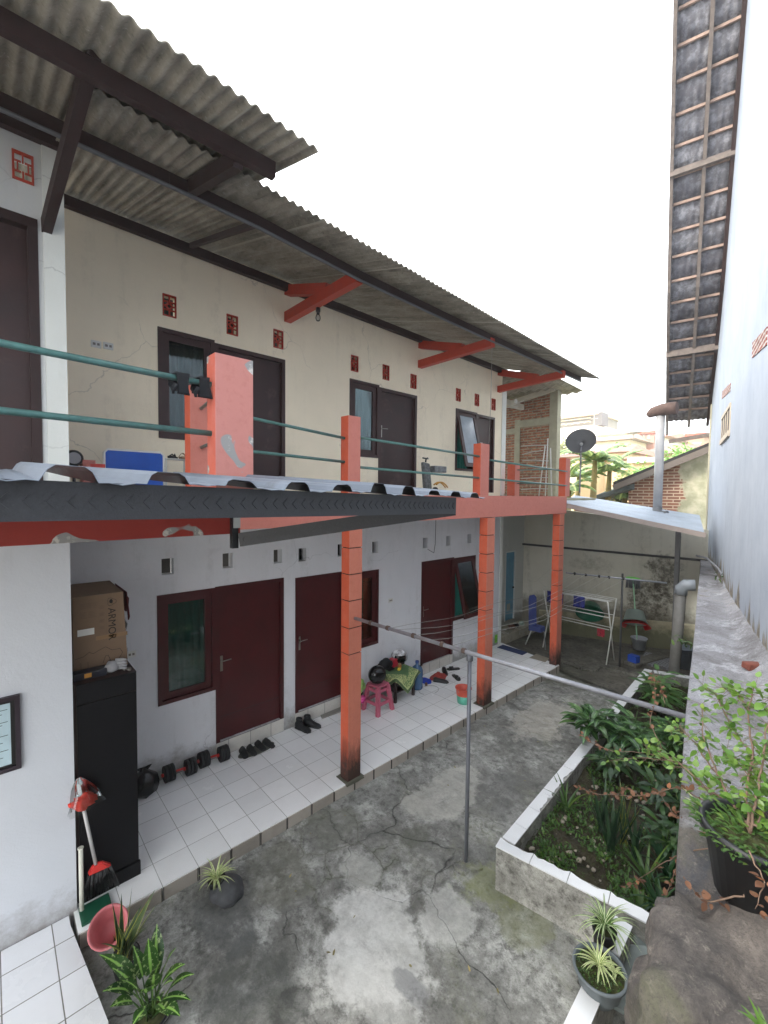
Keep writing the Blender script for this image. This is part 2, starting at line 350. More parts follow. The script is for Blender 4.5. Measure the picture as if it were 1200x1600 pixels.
# ------------------------------------------------------------------ courtyard ground
def concrete(name, base=(180,179,170), darkc=(108,107,99), light=(228,227,219), moss=(122,126,82), cracks=True, mossamt=.5, wet=True):
    m = NM(name); p = m.pos(False)
    n1 = m.noise(p, .75, 9, .68, .5); n2 = m.noise(p, 2.7, 10, .75, .25); n3 = m.noise(p, 13, 8, .75)
    cc = m.mix(m.ramp(n1, [(.34, 0), (.62, 1)]), sc(darkc), sc(base))
    cc = m.mix(m.ramp(n2, [(.5, 0), (.68, .8)]), cc, sc(light))
    cc = m.mix(m.ramp(n2, [(.3, .7), (.46, 0)]), cc, K(sc(darkc), .75))
    cc = m.mix(m.ramp(n3, [(.36, .75), (.5, 0)]), cc, K(sc(darkc), .5)); n6 = m.noise(p, 60, 6, .8); cc = m.mix(m.ramp(n6, [(.36, .5), (.48, 0)]), cc, K(sc(darkc), .5)); cc = m.mix(m.ramp(n3, [(.55, 0), (.75, .4)]), cc, K(sc(light), 1.1))
    n4 = m.noise(p, 1.1, 8, .7, .6); cc = m.mix(m.math('MULTIPLY', m.ramp(n4, [(.52, 0), (.68, 1)]), m.math('MULTIPLY', m.ramp(m.noise(p, 20, 5, .8), [(.4, 0), (.6, 1)]), mossamt)), cc, sc(moss))
    h = m.math('ADD', m.math('MULTIPLY', n2, .8), m.math('MULTIPLY', n3, .35))
    if cracks:
        mp = m.n('Mapping'); m.l(p, mp.inputs[0])
        tn = m.n('TexNoise'); tn.inputs['Scale'].default_value = 2.3; tn.inputs['Detail'].default_value = 7; m.l(p, tn.inputs[0])
        v = m.n('VectorMath', operation='MULTIPLY_ADD'); m.l(tn.outputs['Color'], v.inputs[0]); v.inputs[1].default_value = (.42,.42,0); m.l(p, v.inputs[2])
        vo = m.n('TexVoronoi', feature='DISTANCE_TO_EDGE'); vo.inputs['Scale'].default_value = .95; m.l(v.outputs[0], vo.inputs['Vector'])
        mk = m.ramp(m.noise(p, .55, 3), [(.42, 0), (.5, 1)])
        ck = m.math('MULTIPLY', m.ramp(vo.outputs['Distance'], [(.0008, .9), (.0045, 0)]), mk)
        halo = m.math('MULTIPLY', m.ramp(vo.outputs['Distance'], [(.0, .35), (.05, 0)]), mk)
        cc = m.mix(halo, cc, K(sc(darkc), .8)); cc = m.mix(ck, cc, sc((32,31,28)))
        if cracks == 'yard':
            v2 = m.n('TexVoronoi', feature='DISTANCE_TO_EDGE'); v2.inputs['Scale'].default_value = 2.4; m.l(v.outputs[0], v2.inputs['Vector'])
            q = AZ(540,1340,-.13); msk = m.spot(p, q, (.75,.6,9), m.noise(p, 2, 6), 1, .2); q = AZ(900,1120,-.13); msk = m.math('MAXIMUM', msk, m.spot(p, q, (.5,1.2,9), m.noise(p, 2, 6), 1, .2))
            cc = m.mix(m.math('MULTIPLY', m.ramp(v2.outputs['Distance'], [(.001, .85), (.008, 0)]), msk), cc, sc((44,44,38))); cc = m.mix(m.math('MULTIPLY', m.ramp(v2.outputs['Distance'], [(.0, .4), (.06, 0)]), msk), cc, sc((92,96,74)))
        # separate re-screeded sheets with their own tone
        vo2 = m.n('TexVoronoi', feature='F1'); vo2.inputs['Scale'].default_value = .45; m.l(v.outputs[0], vo2.inputs['Vector'])
        s = m.n('SeparateColor'); m.l(vo2.outputs['Color'], s.inputs[0])
        cc = m.mix(m.ramp(s.outputs[0], [(0, .42), (.55, 0)]), cc, sc(darkc)); cc = m.mix(m.ramp(s.outputs[1], [(.5, 0), (1, .35)]), cc, sc(light))
        h = m.math('SUBTRACT', h, m.math('MULTIPLY', ck, 1.2))
    if cracks == 'yard':
        nf = m.noise(p, 1.9, 10, .72); ns = m.noise(p, 6, 10, .78)
        for (cx, cy, rx, ry, amt, colr) in YARD_SPOTS:
            cc = m.mix(m.math('MULTIPLY', m.spot(p, (cx, cy, GZ), (rx, ry, 9), nf, amt*.9, .10), m.ramp(ns, [(.3, .35), (.6, 1)])), cc, sc(colr))
    m.col(cc); m.rough(m.ramp(n1, [(.3, .42 if wet else .7), (.6, .88)])); m.bump(h, .55, .02); return m.m
GZ = -.13
def _ys(px, py, rx, ry, amt, c): q = AZ(px, py, GZ); return (q.x, q.y, rx, ry, amt, c)
YARD_SPOTS = [_ys(590,1480,.55,.45,.8,(226,226,222)), _ys(700,1440,.3,.3,.6,(222,222,216)), _ys(600,1560,.4,.2,.5,(214,214,210)), _ys(400,1545,.45,.33,.85,(84,86,82)), _ys(455,1570,.14,.16,.8,(52,54,52)), _ys(640,1540,.2,.1,.7,(92,94,98)),
 _ys(440,1360,.42,.3,.6,(112,112,98)), _ys(520,1290,.3,.3,.55,(110,112,100)), _ys(650,1305,.16,.22,.75,(92,94,82)), _ys(560,1360,.25,.2,.5,(214,214,206)), _ys(770,1380,.3,.35,.7,(128,134,84)), _ys(820,1440,.25,.3,.6,(120,124,82)), _ys(780,1240,.3,.6,.6,(98,98,96)), _ys(690,1240,.35,.6,.55,(216,214,204)), _ys(850,1120,.4,1.0,.6,(206,200,188)), _ys(880,1060,.5,.4,.75,(84,86,68)), _ys(350,1440,.35,.2,.6,(96,98,98))]
M_YARD = concrete('courtyard_concrete', base=(162,162,157), darkc=(98,98,93), light=(214,214,208), moss=(118,122,82), cracks='yard'); M_LED = concrete('ledge_concrete', (150,149,148), (98,96,94), (214,214,216), (105,96,72), cracks=False, mossamt=.25, wet=False)
M_LAUN = concrete('laundry_concrete', (104,100,90), (62,60,52), (128,124,112), (62,68,42), cracks=False, mossamt=.6)
b = B()
def gz(x, y):
    return GZ + .012*noise.noise(Vector((x*.9, y*.9, 0))) + .004*noise.noise(Vector((x*4, y*4, 3)))
xs = [-.4+4.6*i/92 for i in range(93)]; ys = [-2.6+10.4*j/208 for j in range(209)]
b.grid(lambda u, v: (-.4+4.6*u, -2.6+10.4*v, gz(-.4+4.6*u, -2.6+10.4*v)), 70, 150)
struct('courtyard_ground', b, M_YARD)
b = B(); b.face([b.v(p) for p in ((-150,-40,-.22),(110,-40,-.22),(110,150,-.22),(-150,150,-.22))])
struct('ground', b, mat('far_earth', (120,112,98), .95, dirt=.4, dcol=(70,84,48), scale=.3, dscale=.1))
b = B(); b.grid(lambda u, v: (-3.2+6.4*u, 7.35+.16*math.sin(u*7)+4.4*v, -.105+.014*noise.noise(Vector((u*9, v*7, 1)))), 40, 30)
struct('laundry_floor', b, M_LAUN)
b = B()                                         # broken edge of the laundry floor
q = [AZ(x, y, -.1) for x, y in ((880,1036),(905,1046),(925,1048),(932,1040),(975,1052),(1012,1060))]
for a, c in zip(q, q[1:]): b.beam(a+Vector((0,.06,-.01)), c+Vector((0,.06,-.01)), .16, .07)
bmesh.ops.subdivide_edges(b.m, edges=b.m.edges[:], cuts=2)
for v in b.m.verts: v.co += Vector((jit(.018), jit(.018), jit(.008)))
struct('broken_kerb', b, concrete('kerb_concrete', (116,114,104), (58,56,48), (140,138,126), (66,74,40), cracks=False))

# ------------------------------------------------------------------ tiled veranda floor and left step
b = B(); b.prism([(-1.5,-.6),(-.004,-.6),(-.004,7.33),(-1.5,7.60)], -.2, 0)
struct('veranda_floor', b, M_FLOOR)
b = B()
y = -.6
for k in range(27):
    y1 = .3*math.floor(y/.3+1.0001); y1 = min(y1, 7.32)
    b.box(-.004, y+.004, -.2, .006+jit(.002), y1-.004, -.012+jit(.003), .003); y = y1
    if y >= 7.3: break
struct('veranda_kerb', b, M_RISER)
s0, s1, s2 = AZ(115,1443,0), AZ(168,1590,0), AZ(0,1500,0)
b = B(); b.prism([(-.22,-3.4),(1.15,-3.4),(s1.x+.03,s1.y),(s0.x,s0.y-.02),(-.22,-.63)], -.2, 0)
struct('entrance_step', b, M_STEP)

# ------------------------------------------------------------------ apartment building
BLD = thing('apartment_building', 'two storey white and cream boarding house with orange red posts and balcony', 'building', (-1.5, 3, 0))
def wall_x(x, t, y0, y1, z0, z1, holes, top=None, sub=.5):
    """wall in a plane of constant x with rectangular holes, thickness t backwards"""
    ys = {y0, y1}; zs = {z0, z1}
    for h in holes: ys |= {max(h[0], y0), min(h[2], y1)}; zs |= {h[1], h[3]}
    ys = sorted(ys); zz = sorted(zs); ys2 = []
    for a, c in zip(ys, ys[1:]):
        n = max(1, int((c-a)/sub)); ys2 += [a+(c-a)*i/n for i in range(n)]
    ys2.append(ys[-1]); b = B(); vv = {}
    def gv(y, z):
        k = (round(y, 4), round(z, 4))
        if k not in vv: vv[k] = b.v((x, y, (top(y) if top and z == z1 else z)))
        return vv[k]
    for a, c in zip(ys2, ys2[1:]):
        for d, e in zip(zz, zz[1:]):
            m_, n_ = (a+c)/2, (d+e)/2
            if any(h[0] < m_ < h[2] and h[1] < n_ < h[3] for h in holes): continue
            b.face([gv(a, d), gv(c, d), gv(c, e), gv(a, e)])
    r = bmesh.ops.extrude_face_region(b.m, geom=b.m.faces[:])
    for v in [g for g in r['geom'] if isinstance(g, bmesh.types.BMVert)]: v.co.x -= t
    return b
LV = [(.425,2.42),(1.14,2.42),(1.85,2.41),(2.245,2.40),(2.94,2.41),(3.65,2.40),(4.89,2.39),(5.56,2.385),(6.245,2.385)]
lholes = [(y, z, y+.13, z+.19) for y, z in LV]
LD = [(1.04,2.0,.19,2.20),(2.19,3.08,.19,2.17),(4.86,5.80,.18,2.14)]     # doors y0 y1 z0 z1
LW = [(.37,1.04,.89,2.19),(3.08,3.79,.86,2.12),(5.80,6.53,.85,2.12)]     # windows
for d in LD: lholes.append((d[0], d[2], d[1], d[3]))
for w in LW: lholes.append((w[0], w[2], w[1], w[3]))
part('lower_wall', wall_x(-1.5, .13, -.62, 7.45, -.1, 3.1, lholes), M_WHITE, BLD)
b = wall_x(-1.487, .01, -.1, 1.04, .0, .0001, []); b.m.free()
UD = [(1.05,2.02,3.44,5.22),(3.76,4.67,3.44,5.15),(6.49,7.14,3.44,5.07)]
UW = [(.41,1.05,4.0,5.25),(3.15,3.76,3.98,5.18),(5.79,6.49,3.87,5.09)]
UV = [(.541,5.516),(1.279,5.496),(1.922,5.479)] + [tuple(AX(px, py, -1.5).yz) for px, py in ((554,568),(603,582),(646,596),(716,617),(745,625),(771,632))]
uholes = [(d[0],d[2],d[1],d[3]) for d in UD]+[(w[0],w[2],w[1],w[3]) for w in UW]+[(y-.075,z-.125,y+.075,z+.125) for y, z in UV]
def utop(y): return 6.30-.03*max(0, y-2)+.012*noise.noise(Vector((y*3,0,0)))+(.02*noise.noise(Vector((y*11,5,0))))
part('upper_wall', wall_x(-1.5, .13, -.62, 7.42, 3.3, 6.3, uholes, top=utop, sub=.12), M_CREAM, BLD)
# ventilation openings with terracotta blocks (upper)
for y, z in UV:
    b = B(); x0 = -1.515
    b.box(x0-.014,y-.072,z-.122,x0+.024,y+.072,z-.110); b.box(x0-.014,y-.072,z+.110,x0+.024,y+.072,z+.122)
    b.box(x0-.014,y-.072,z-.110,x0+.024,y-.062,z+.110); b.box(x0-.014,y+.062,z-.110,x0+.024,y+.072,z+.110)
    b.box(x0-.012,y-.006,z-.110,x0+.018,y+.006,z-.04); b.box(x0-.012,y-.006,z+.04,x0+.018,y+.006,z+.110)
    for s in (-1, 1):
        b.box(x0-.012,y-.062,z+s*.046-.005,x0+.016,y-.012,z+s*.046+.005); b.box(x0-.012,y+.012,z+s*.046-.005,x0+.016,y+.062,z+s*.046+.005)
        b.beam((x0,y+s*.0,z+.04),(x0,y+s*.036,z),.022,.008,(1,0,0)); b.beam((x0,y+s*.036,z),(x0,y,z-.04),.022,.008,(1,0,0))
        b.box(x0-.012,y+s*.034-.003,z-.006,x0+.014,y+s*.058+.001,z+.006)
    part('vent_block', b, M_TERRA, BLD)
# hidden shell behind the walls: back, ends, floors, so that openings look into dark rooms
b = B()
b.box(-4.5,-4.6,-.1,-4.4,7.45,6.2); b.box(-4.4,7.33,-.1,-1.63,7.448,6.2); b.box(-4.4,-.62,3.05,-1.632,7.33,3.3); b.box(-4.4,-.62,5.95,-1.632,7.33,6.02)
b.box(-4.4,-4.6,-.1,-1.63,7.33,.0)
for y in (2.10,4.2): b.box(-4.4,y-.05,0,-1.633,y+.05,6.0)
part('room_shell', b, mat('grey_interior_wall', (70,68,66), .9), BLD)
# left wing
LWX = -.22
wh = [(-2.2,3.44,-.73,5.36),(-.865,5.60,-.745,5.79)]
b = wall_x(LWX, .13, -4.5, -.575, 3.3, 5.93, wh)
part('wing_upper_wall', b, plaster('wing_plaster', (214,216,216), grime=(120,128,124), streak=.8), BLD)
part('wing_lower_wall', wall_x(LWX-.01, .13, -4.5, -.575, -.13, 3.15, []), plaster('wing_lower_plaster', (205,208,214), grime=(120,112,104), low=-.45, streak=.35), BLD)
b = B(); b.box(LWX+.001,-.70,3.40,LWX+.03,-.573,5.94); part('corner_pilaster', b, M_PILA, BLD)
b = B(); b.box(-1.5,-.60,-.1,LWX-.13,-.575,3.1); b.box(-1.5,-.60,3.3,LWX-.13,-.577,5.9); part('return_wall', b, M_WHITE, BLD)
b = B(); b.box(LWX-.1,-2.18,3.44,LWX-.06,-.75,5.33); d = part('door', b, M_BROWN, BLD)
b = B(); b.box(LWX-.1,-2.2,5.29,LWX+.012,-.73,5.36); b.box(LWX-.1,-.79,3.44,LWX+.013,-.73,5.289); part('door_frame', b, M_WOODD, d)
y, z = -.805, 5.695; b = B(); x0 = LWX+.002
b.box(x0-.012,y-.06,z-.1,x0+.012,y+.06,z-.085); b.box(x0-.012,y-.06,z+.085,x0+.012,y+.06,z+.1); b.box(x0-.012,y-.06,z-.085,x0+.012,y-.047,z+.085); b.box(x0-.012,y+.047,z-.085,x0+.012,y+.06,z+.085)
b.box(x0-.012,y-.005,z-.085,x0+.006,y+.005,z-.03); b.box(x0-.012,y-.005,z+.03,x0+.006,y+.005,z+.085)
for s in (-1,1):
    b.box(x0-.012,y-.047,z+s*.035-.004,x0+.005,y-.01,z+s*.035+.004); b.box(x0-.012,y+.01,z+s*.035-.004,x0+.005,y+.047,z+s*.035+.004); b.box(x0-.012,y+s*.03-.004,z-.03,x0+.004,y+s*.03+.004,z+.03)
part('vent_block', b, M_TERRA, BLD)
# end pilaster of the upper floor
b = B(); b.box(-1.62,7.421,3.38,-1.485,7.58,5.78); b.box(-1.7,7.45,-.1,-1.487,7.56,3.05); part('end_pilaster', b, M_PILA, BLD)
# slabs and beams
b = B(); b.box(-1.5,-.6,3.12,-.171,7.5,3.37); part('balcony_slab', b, plaster('slab_plaster', (205,205,208)), BLD)
b = B(); b.box(-.17,.26,3.035,-.02,7.5,3.375,.004); part('floor_beam', b, M_PAINT, BLD)
b = B(); b.box(-.17,-.57,3.2,.96,.2,3.37); b.box(LWX+.0,-4,3.2,.96,-.57,3.37); part('wing_balcony_slab', b, plaster('slab_plaster2', (170,165,160)), BLD)
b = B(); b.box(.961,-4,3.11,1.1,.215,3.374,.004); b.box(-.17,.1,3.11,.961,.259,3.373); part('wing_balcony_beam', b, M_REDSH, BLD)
# columns: upper two thirds in scored blocks
def column(y0, y1, x0, x1, grooves, zb=0, name='column'):
    b = B(); z = zb; zs = sorted(grooves)+[3.034]
    for g in zs:
        b.box(x0, y0, z+.007, x1, y1, g-.006, .003); z = g
    c = part(name, b, M_COL, BLD)
    b = B(); b.box(x0+.009,y0+.009,zb,x1-.009,y1-.009,3.03); part('joint_core', b, mat('dark_joint', (46,30,26), .9), c)
    b = B(); b.box(x0-.035,y0-.03,zb-.02,x1+.03,y1+.03,zb+.012+.0,.005)
    bmesh.ops.subdivide_edges(b.m, edges=b.m.edges[:], cuts=2)
    for v in b.m.verts: v.co += Vector((jit(.006), jit(.006), jit(.003)))
    part('column_footing', b, mat('footing_cement', (92,90,78), .9, dirt=.5, dcol=(48,52,34), scale=12), c)
column(2.0,2.19,-.145,0,[1.517,1.825,2.146,2.454,2.76])
column(4.74,4.95,-.15,-.005,[1.55,1.85,2.15,2.45,2.75])
column(7.24,7.44,-.17,-.03,[1.3,1.6,1.9,2.2,2.5,2.8], zb=-.1)
# balcony posts
def post(x0,y0,x1,y1,zt,m=M_PAINT,z0=3.376,bev=.006):
    b = B(); b.box(x0,y0,z0,x1,y1,zt,bev); return part('balcony_post', b, m, BLD)
post(-.16,1.99,-.02,2.17,4.275); post(-.16,4.55,-.02,4.78,4.18); post(-.16,7.42,-.02,7.62,4.14)
post(.96,.05,1.1,.31,4.28,M_RAW,3.375); post(-.16,.265,-.02,.46,4.31)
pr = AX(795,775,-1.2); post(-1.39,7.52,-1.2,7.72,4.07)
def rail(pts, r=.016):
    b = B(); b.tube(pts, r, 10); return part('rail', b, M_RAIL, BLD)
rail([(1.03,.05,4.085),(1.03,-1.5,4.12),(1.03,-3.9,4.12)], .019); rail([(1.03,.05,3.77),(1.03,-3.9,3.80)], .019)
for z0, z1 in ((4.14,4.02),(3.80,3.75)): rail([(-.09,.46,z0),(-.09,2.0,z1)])
for z0, z1 in ((4.05,3.98),(3.70,3.65)): rail([(-.09,2.17,z0),(-.05,4.56,z1)])
for z0, z1 in ((3.95,3.87),(3.65,3.59)): rail([(-.09,4.78,z0),(-.03,7.5,z1)])
rail([(-.02,.36,4.12),(.97,.18,4.1)], .014); rail([(-.02,.36,3.78),(.97,.18,3.77)], .014)
for z in (3.92,3.62): rail([(-1.2,7.62,z+.03),(-.16,7.53,z)], .013)
# doors and windows of the long front
def door(x, d, mp, mf, handle='lever', kick=True):
    y0, y1, z0, z1 = d; b = B(); b.box(x-.075,y0+.05,z0,x-.035,y1-.05,z1-.05)
    o = part('door', b, mp, BLD)
    b = B(); b.box(x-.09,y0,z0,x+.014,y0+.05,z1); b.box(x-.09,y1-.05,z0,x+.014,y1,z1); b.box(x-.09,y0+.05,z1-.05,x+.013,y1-.05,z1); part('door_frame', b, mf, o)
    if kick:
        b = B(); b.box(x-.035,y0+.055,z0+.30,x-.0335,y1-.055,z0+.305); part('kick_seam', b, M_BLACK, o)
    hy = y0+.09; hz = z0+1.0
    b = B(); b.box(x-.036,hy-.016,hz-.1,x-.028,hy+.016,hz+.1,.003); b.tube([(x-.03,hy,hz+.04),(x+.01,hy,hz+.04),(x+.012,hy+.11,hz+.045)], .007, 8); part('door_handle', b, M_METAL, o)
    return o
def window(x, w, mf, curt, open_=0, mp=M_GLASS):
    y0, y1, z0, z1 = w; o = None; b = B()
    b.box(x-.09,y0,z0,x+.014,y0+.045,z1); b.box(x-.09,y1-.045,z0,x+.014,y1,z1); b.box(x-.09,y0+.045,z1-.045,x+.013,y1-.045,z1); b.box(x-.09,y0+.045,z0,x+.016,y1-.045,z0+.045)
    o = part('window', b, mf, BLD)
    a0, a1, c0, c1 = y0+.047, y1-.047, z0+.047, z1-.047; t = .075
    def sash_xf(bb):
        if open_:
            bb.xf = Matrix.Translation((x-.02, 0, c1)) @ Matrix.Rotation(-R(open_), 4, 'Y') @ Matrix.Translation((-x+.02, 0, -c1))
    b = B(); sash_xf(b)
    b.box(x-.045,a0,c0,x-.008,a0+t,c1); b.box(x-.045,a1-t,c0,x-.008,a1,c1); b.box(x-.045,a0+t,c1-t,x-.009,a1-t,c1); b.box(x-.045,a0+t,c0,x-.009,a1-t,c0+t); part('sash', b, mf, o)
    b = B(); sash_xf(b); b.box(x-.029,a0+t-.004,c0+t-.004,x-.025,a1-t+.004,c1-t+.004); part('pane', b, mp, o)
    b = B(); b.grid(lambda u, v: (x-.16+.022*math.sin(u*38), a0+(a1-a0)*u*.92, z0-.02+(z1-z0)*v), 60, 2); part('curtain', b, curt, o)
    return o
for d in LD: door(-1.5, d, M_MAROON, M_MARF)
window(-1.5, LW[0], M_MARF, M_CURT); window(-1.5, LW[1], M_MARF, M_CURT); window(-1.5, LW[2], M_MARF, M_CURT, 14)
for d in UD: door(-1.5, d, M_BROWN, M_BRFR, kick=False)
window(-1.5, UW[0], M_BRFR, M_CURTG); window(-1.5, UW[1], M_BRFR, M_CURTG); window(-1.5, UW[2], M_BRFR, M_CURT, 13, mat('painted_reflection_pane', (170,180,188), .12, bump=0))  # last pane's pale colour stands in for reflected sky
# door sills
M_SILL = (tiles('sill_tiles', (1,2), (214,210,202), size=.3, row=.19, dirt=.5, mort=.004))
for d in LD:
    b = B(); b.box(-1.62,d[0],-.01,-1.486,d[1],d[2]-.002,.004); part('door_sill', b, M_SILL, BLD)
# sockets, switches, light bulbs
for px, py, z in ((150,538,0),(169,541,0),(205,1022,0),(610,938,0)):
    c = AX(px, py, -1.5); b = B(); b.box(-1.5,c.y-.045,c.z-.035,-1.487,c.y+.045,c.z+.035,.003); o = part('socket_plate', b, M_PLAST, BLD)
    b = B(); b.box(-1.487,c.y-.03,c.z-.012,-1.484,c.y-.006,c.z+.012); b.box(-1.487,c.y+.008,c.z-.012,-1.484,c.y+.03,c.z+.012); part('socket_insert', b, mat('socket_grey', (130,124,116), .5), o)
# ------------------------------------------------------------------ roof of the building
def rz(x, off=0): return 6.33-.293*(x+1.5)+off
def corr_roof(name, y0, y1, xin, xout, off, pitch=.076, amp=.0115, parent=BLD, m=None, ns=10):
    b = B(); n = int((y1-y0)/pitch*8)
    b.grid(lambda u, v: ((lambda y: (xin+(xout(y)-xin)*v, y, rz(xin+(xout(y)-xin)*v, off)+amp*math.cos(2*math.pi*y/pitch)+.006*noise.noise(Vector((y, v*3, off)))))(y0+(y1-y0)*u)), n, ns)
    return part(name, b, m, parent, solid=.007)
m = NM('asbestos_sheet'); p = m.pos(False); n1 = m.noise(p, 3, 8, .7, .3, (.5, 1.6, 1)); n2 = m.noise(p, 28, 6, .75)
cc = m.mix(m.ramp(n1, [(.35, 0), (.65, 1)]), sc((112,106,94)), sc((168,160,144))); cc = m.mix(m.ramp(n2, [(.58, 0), (.72, .55)]), cc, sc((205,200,188))); cc = m.mix(m.ramp(n2, [(.3, .6), (.44, 0)]), cc, sc((74,68,58)))
s = m.n('SeparateXYZ'); m.l(p, s.inputs[0])
lap = m.math('ABSOLUTE', m.math('SUBTRACT', m.math('FRACT', m.math('DIVIDE', m.math('ADD', s.outputs[1], 5.05), 1.02)), .5)); cc = m.mix(m.ramp(lap, [(.485, 0), (.493, .55)]), cc, sc((196,188,168)))
m.col(cc); m.rough(.9); m.bump(n2, .3, .004); M_ASB = m.m
corr_roof('roof', -.62, 8.42, -4.6, lambda y: .93-.088*y, 0, m=M_ASB)
corr_roof('wing_roof', -4.6, .49, -4.6, lambda y: 1.60+.07*max(0, .49-y)+.01, .05, m=M_ASB)
def purl(pts, w=.05, h=.09, m=M_WOODD, name='purlin'):
    b = B()
    for a, c in zip(pts, pts[1:]): b.beam(a, c, w, h)
    return part(name, b, m, BLD)
def pz(x, off): return rz(x)-.022-off
purl([(x, y, pz(x, .06)) for x, y in ((.36,-4.5),(.36,.0),(.335,.7),(.13,2.0),(.03,3.7),(-.15,8.25))])
b = B(); b.tube([(x+.05, y, pz(x, .135)) for x, y in ((.36,-4.5),(.36,.0),(.335,.7),(.13,2.0),(.03,3.7),(-.15,8.2))], .014, 8); part('conduit', b, mat('grey_conduit', (92,92,96), .5), BLD)
purl([(-1.43,-.55,pz(-1.43,.07)),(-1.43,7.8,pz(-1.43,.2))], .07, .10)
purl([(1.17,-4.5,pz(1.17,.02)),(1.25,.385,pz(1.25,.02))], .05, .095)
purl([(LWX+.05,-4.5,5.94),(LWX+.05,-.58,5.94)], .06, .09)
purl([(.34,.16,pz(.34,.05)),(1.22,.16,pz(1.22,.05))], .06, .10, name='rafter'); purl([(-1.4,.75,pz(-1.4,.05)),(.3,.75,pz(.3,.05))], .04, .05, name='rafter')
purl([(LWX+.01,-.68,5.33),(1.24,-.60,5.60)], .06, .11, name='strut'); purl([(LWX+.03,-.665,5.40),(LWX+.03,-.665,5.9)], .05, .06, name='strut')
# orange brackets of the eave
for yb, zw, zt, xt, zx in ((2.06,6.20,5.745,.07,5.80),(4.74,6.10,5.66,.03,5.735),(7.27,6.10,5.645,-.03,5.75)):
    b = B(); b.beam((-1.5,yb,zt+.06),(xt,yb,zx),.10,.13); o = part('eave_bracket', b, M_BRK, BLD)
    k = .52; b = B(); b.beam((-1.5,yb,zw-.03),(-1.5+k*(xt+1.5)+.15,yb,zt+.06+(zx-zt-.06)*k+.06),.095,.13); part('bracket_arm', b, M_BRK, o)
c = AY(497, 487, 2.0); b = B(); b.lathe([(.0,.045),(.028,.045),(.028,0),(.02,-.01),(.02,-.03)], c, 14, capt=False); o = part('lamp_holder', b, M_BLACK, BLD)
b = B(); b.lathe([(.018,-.03),(.03,-.06),(.033,-.085),(.02,-.112),(.001,-.118)], c, 16); part('light_bulb', b, glass('bulb_glass', (235,235,235)), o)
# ------------------------------------------------------------------ awning in front of the balcony
M_AWN = mat('black_coated_steel', (50,51,54), .5, var=.25, scale=90, bump=.35, bscale=220)
M_SHEET = mat('zinc_sheet', (118,126,138), .5, metal=.3, var=.2, scale=3, bump=.1, dirt=.4, dcol=(84,82,80))
AW = thing('awning', 'metal awning of ribbed zinc sheet on a black embossed steel channel', 'awning', (1.8, -.4, 3.2))
A0, A1 = Vector((2.62,-1.35,3.368)), Vector((2.245,1.075,3.318)); AT = (A1-A0)
A00 = A0-AT*1.0
b = B(); d = AT.normalized(); nrm = Vector((d.y,-d.x,0)).normalized()   # outward (towards courtyard)
zup = Vector((0,0,1))
def channel(b, a, c, w, h, t=.003):
    d = (c-a).normalized(); s = d.cross(Vector((0,0,1))).normalized(); u = s.cross(d)
    b.beam(a, c, t, h); b.beam(a+u*(h/2-t/2)-s*(w/2+t), c+u*(h/2-t/2)-s*(w/2+t), w, t); b.beam(a-u*(h/2-t/2)-s*(w/2+t), c-u*(h/2-t/2)-s*(w/2+t), w, t)
channel(b, A00, A1, .045, .10)
n = int(AT.length/.045)
for k in range(-6, n):
    q = A0+d*(k*.045+.02)+nrm*.0028
    for s in (-1, 1): b.beam(q+zup*.0*s, q+zup*.019*s+d*.019, .0022, .0035, nrm)
part('front_channel', b, M_AWN, AW)
b = B(); channel(b, Vector((1.27,.13,3.085)), Vector((2.23,1.085,3.30)), .03, .085); e = Vector((2.23,1.085,3.30))-Vector((1.27,.13,3.085)); L = e.length; e.normalize(); en = Vector((e.y,-e.x,0)).normalized()
for k in range(int(L/.05)):
    q = Vector((1.27,.13,3.085))+e*(k*.05+.02)+en*.0028
    for s in (-1,1): b.beam(q, q+zup*.016*s+e*.016, .0022, .0035, en)
part('brace_channel', b, M_AWN, AW)
b = B(); b.box(1.20,.10,3.03,1.24,.14,3.36); b.box(1.10,.11,3.24,1.2,.13,3.28); part('hanger_bracket', b, M_BLACK, AW)
b = B(); b.box(1.241,.105,3.16,1.247,.15,3.36); part('hanger_plate', b, M_METAL, AW)
# ribbed sheet: pans with trapezoid ribs, ends curling unevenly
ribs = [-3.0+.235*k for k in range(0, 19)]
b = B(); prof = []
yv = -3.2
for r in ribs:
    hh = .036*random.uniform(.75, 1.15); prof += [(r-.060, 0), (r-.046, hh*.7), (r-.030, hh), (r+.030, hh), (r+.046, hh*.7), (r+.060, 0), (r+.085, .001), (r+.117, -.004), (r+.150, .001)]
prof = [p_ for p_ in prof if p_[0] < 1.43]
def edge_x(y): return 2.62+(y+1.35)/2.425*(2.245-2.62)
def sheet(i, v):
    y, z = prof[i]; xo = edge_x(y)+.05; x = xo+(1.12-xo)*v
    sag = .004*math.sin(y*9)*(1-v)
    zz = 3.372+(.046-.045*(y+1.35)/2.4)*1.0-.0+.075*v
    return (x, y+jit(.002), zz+z*(1+.25*math.sin(y*5))+sag)
g = [[b.v(sheet(i, j/4)) for j in range(5)] for i in range(len(prof))]
for i in range(len(prof)-1):
    for j in range(4): b.face([g[i][j], g[i+1][j], g[i+1][j+1], g[i][j+1]])
zs_ = part('zinc_sheet', b, [M_SHEET, M_BLACK], AW, solid=.0015); zs_.modifiers[0].material_offset = 1; zs_.modifiers[0].use_rim = True  # black underside paints in the shade inside the ribs
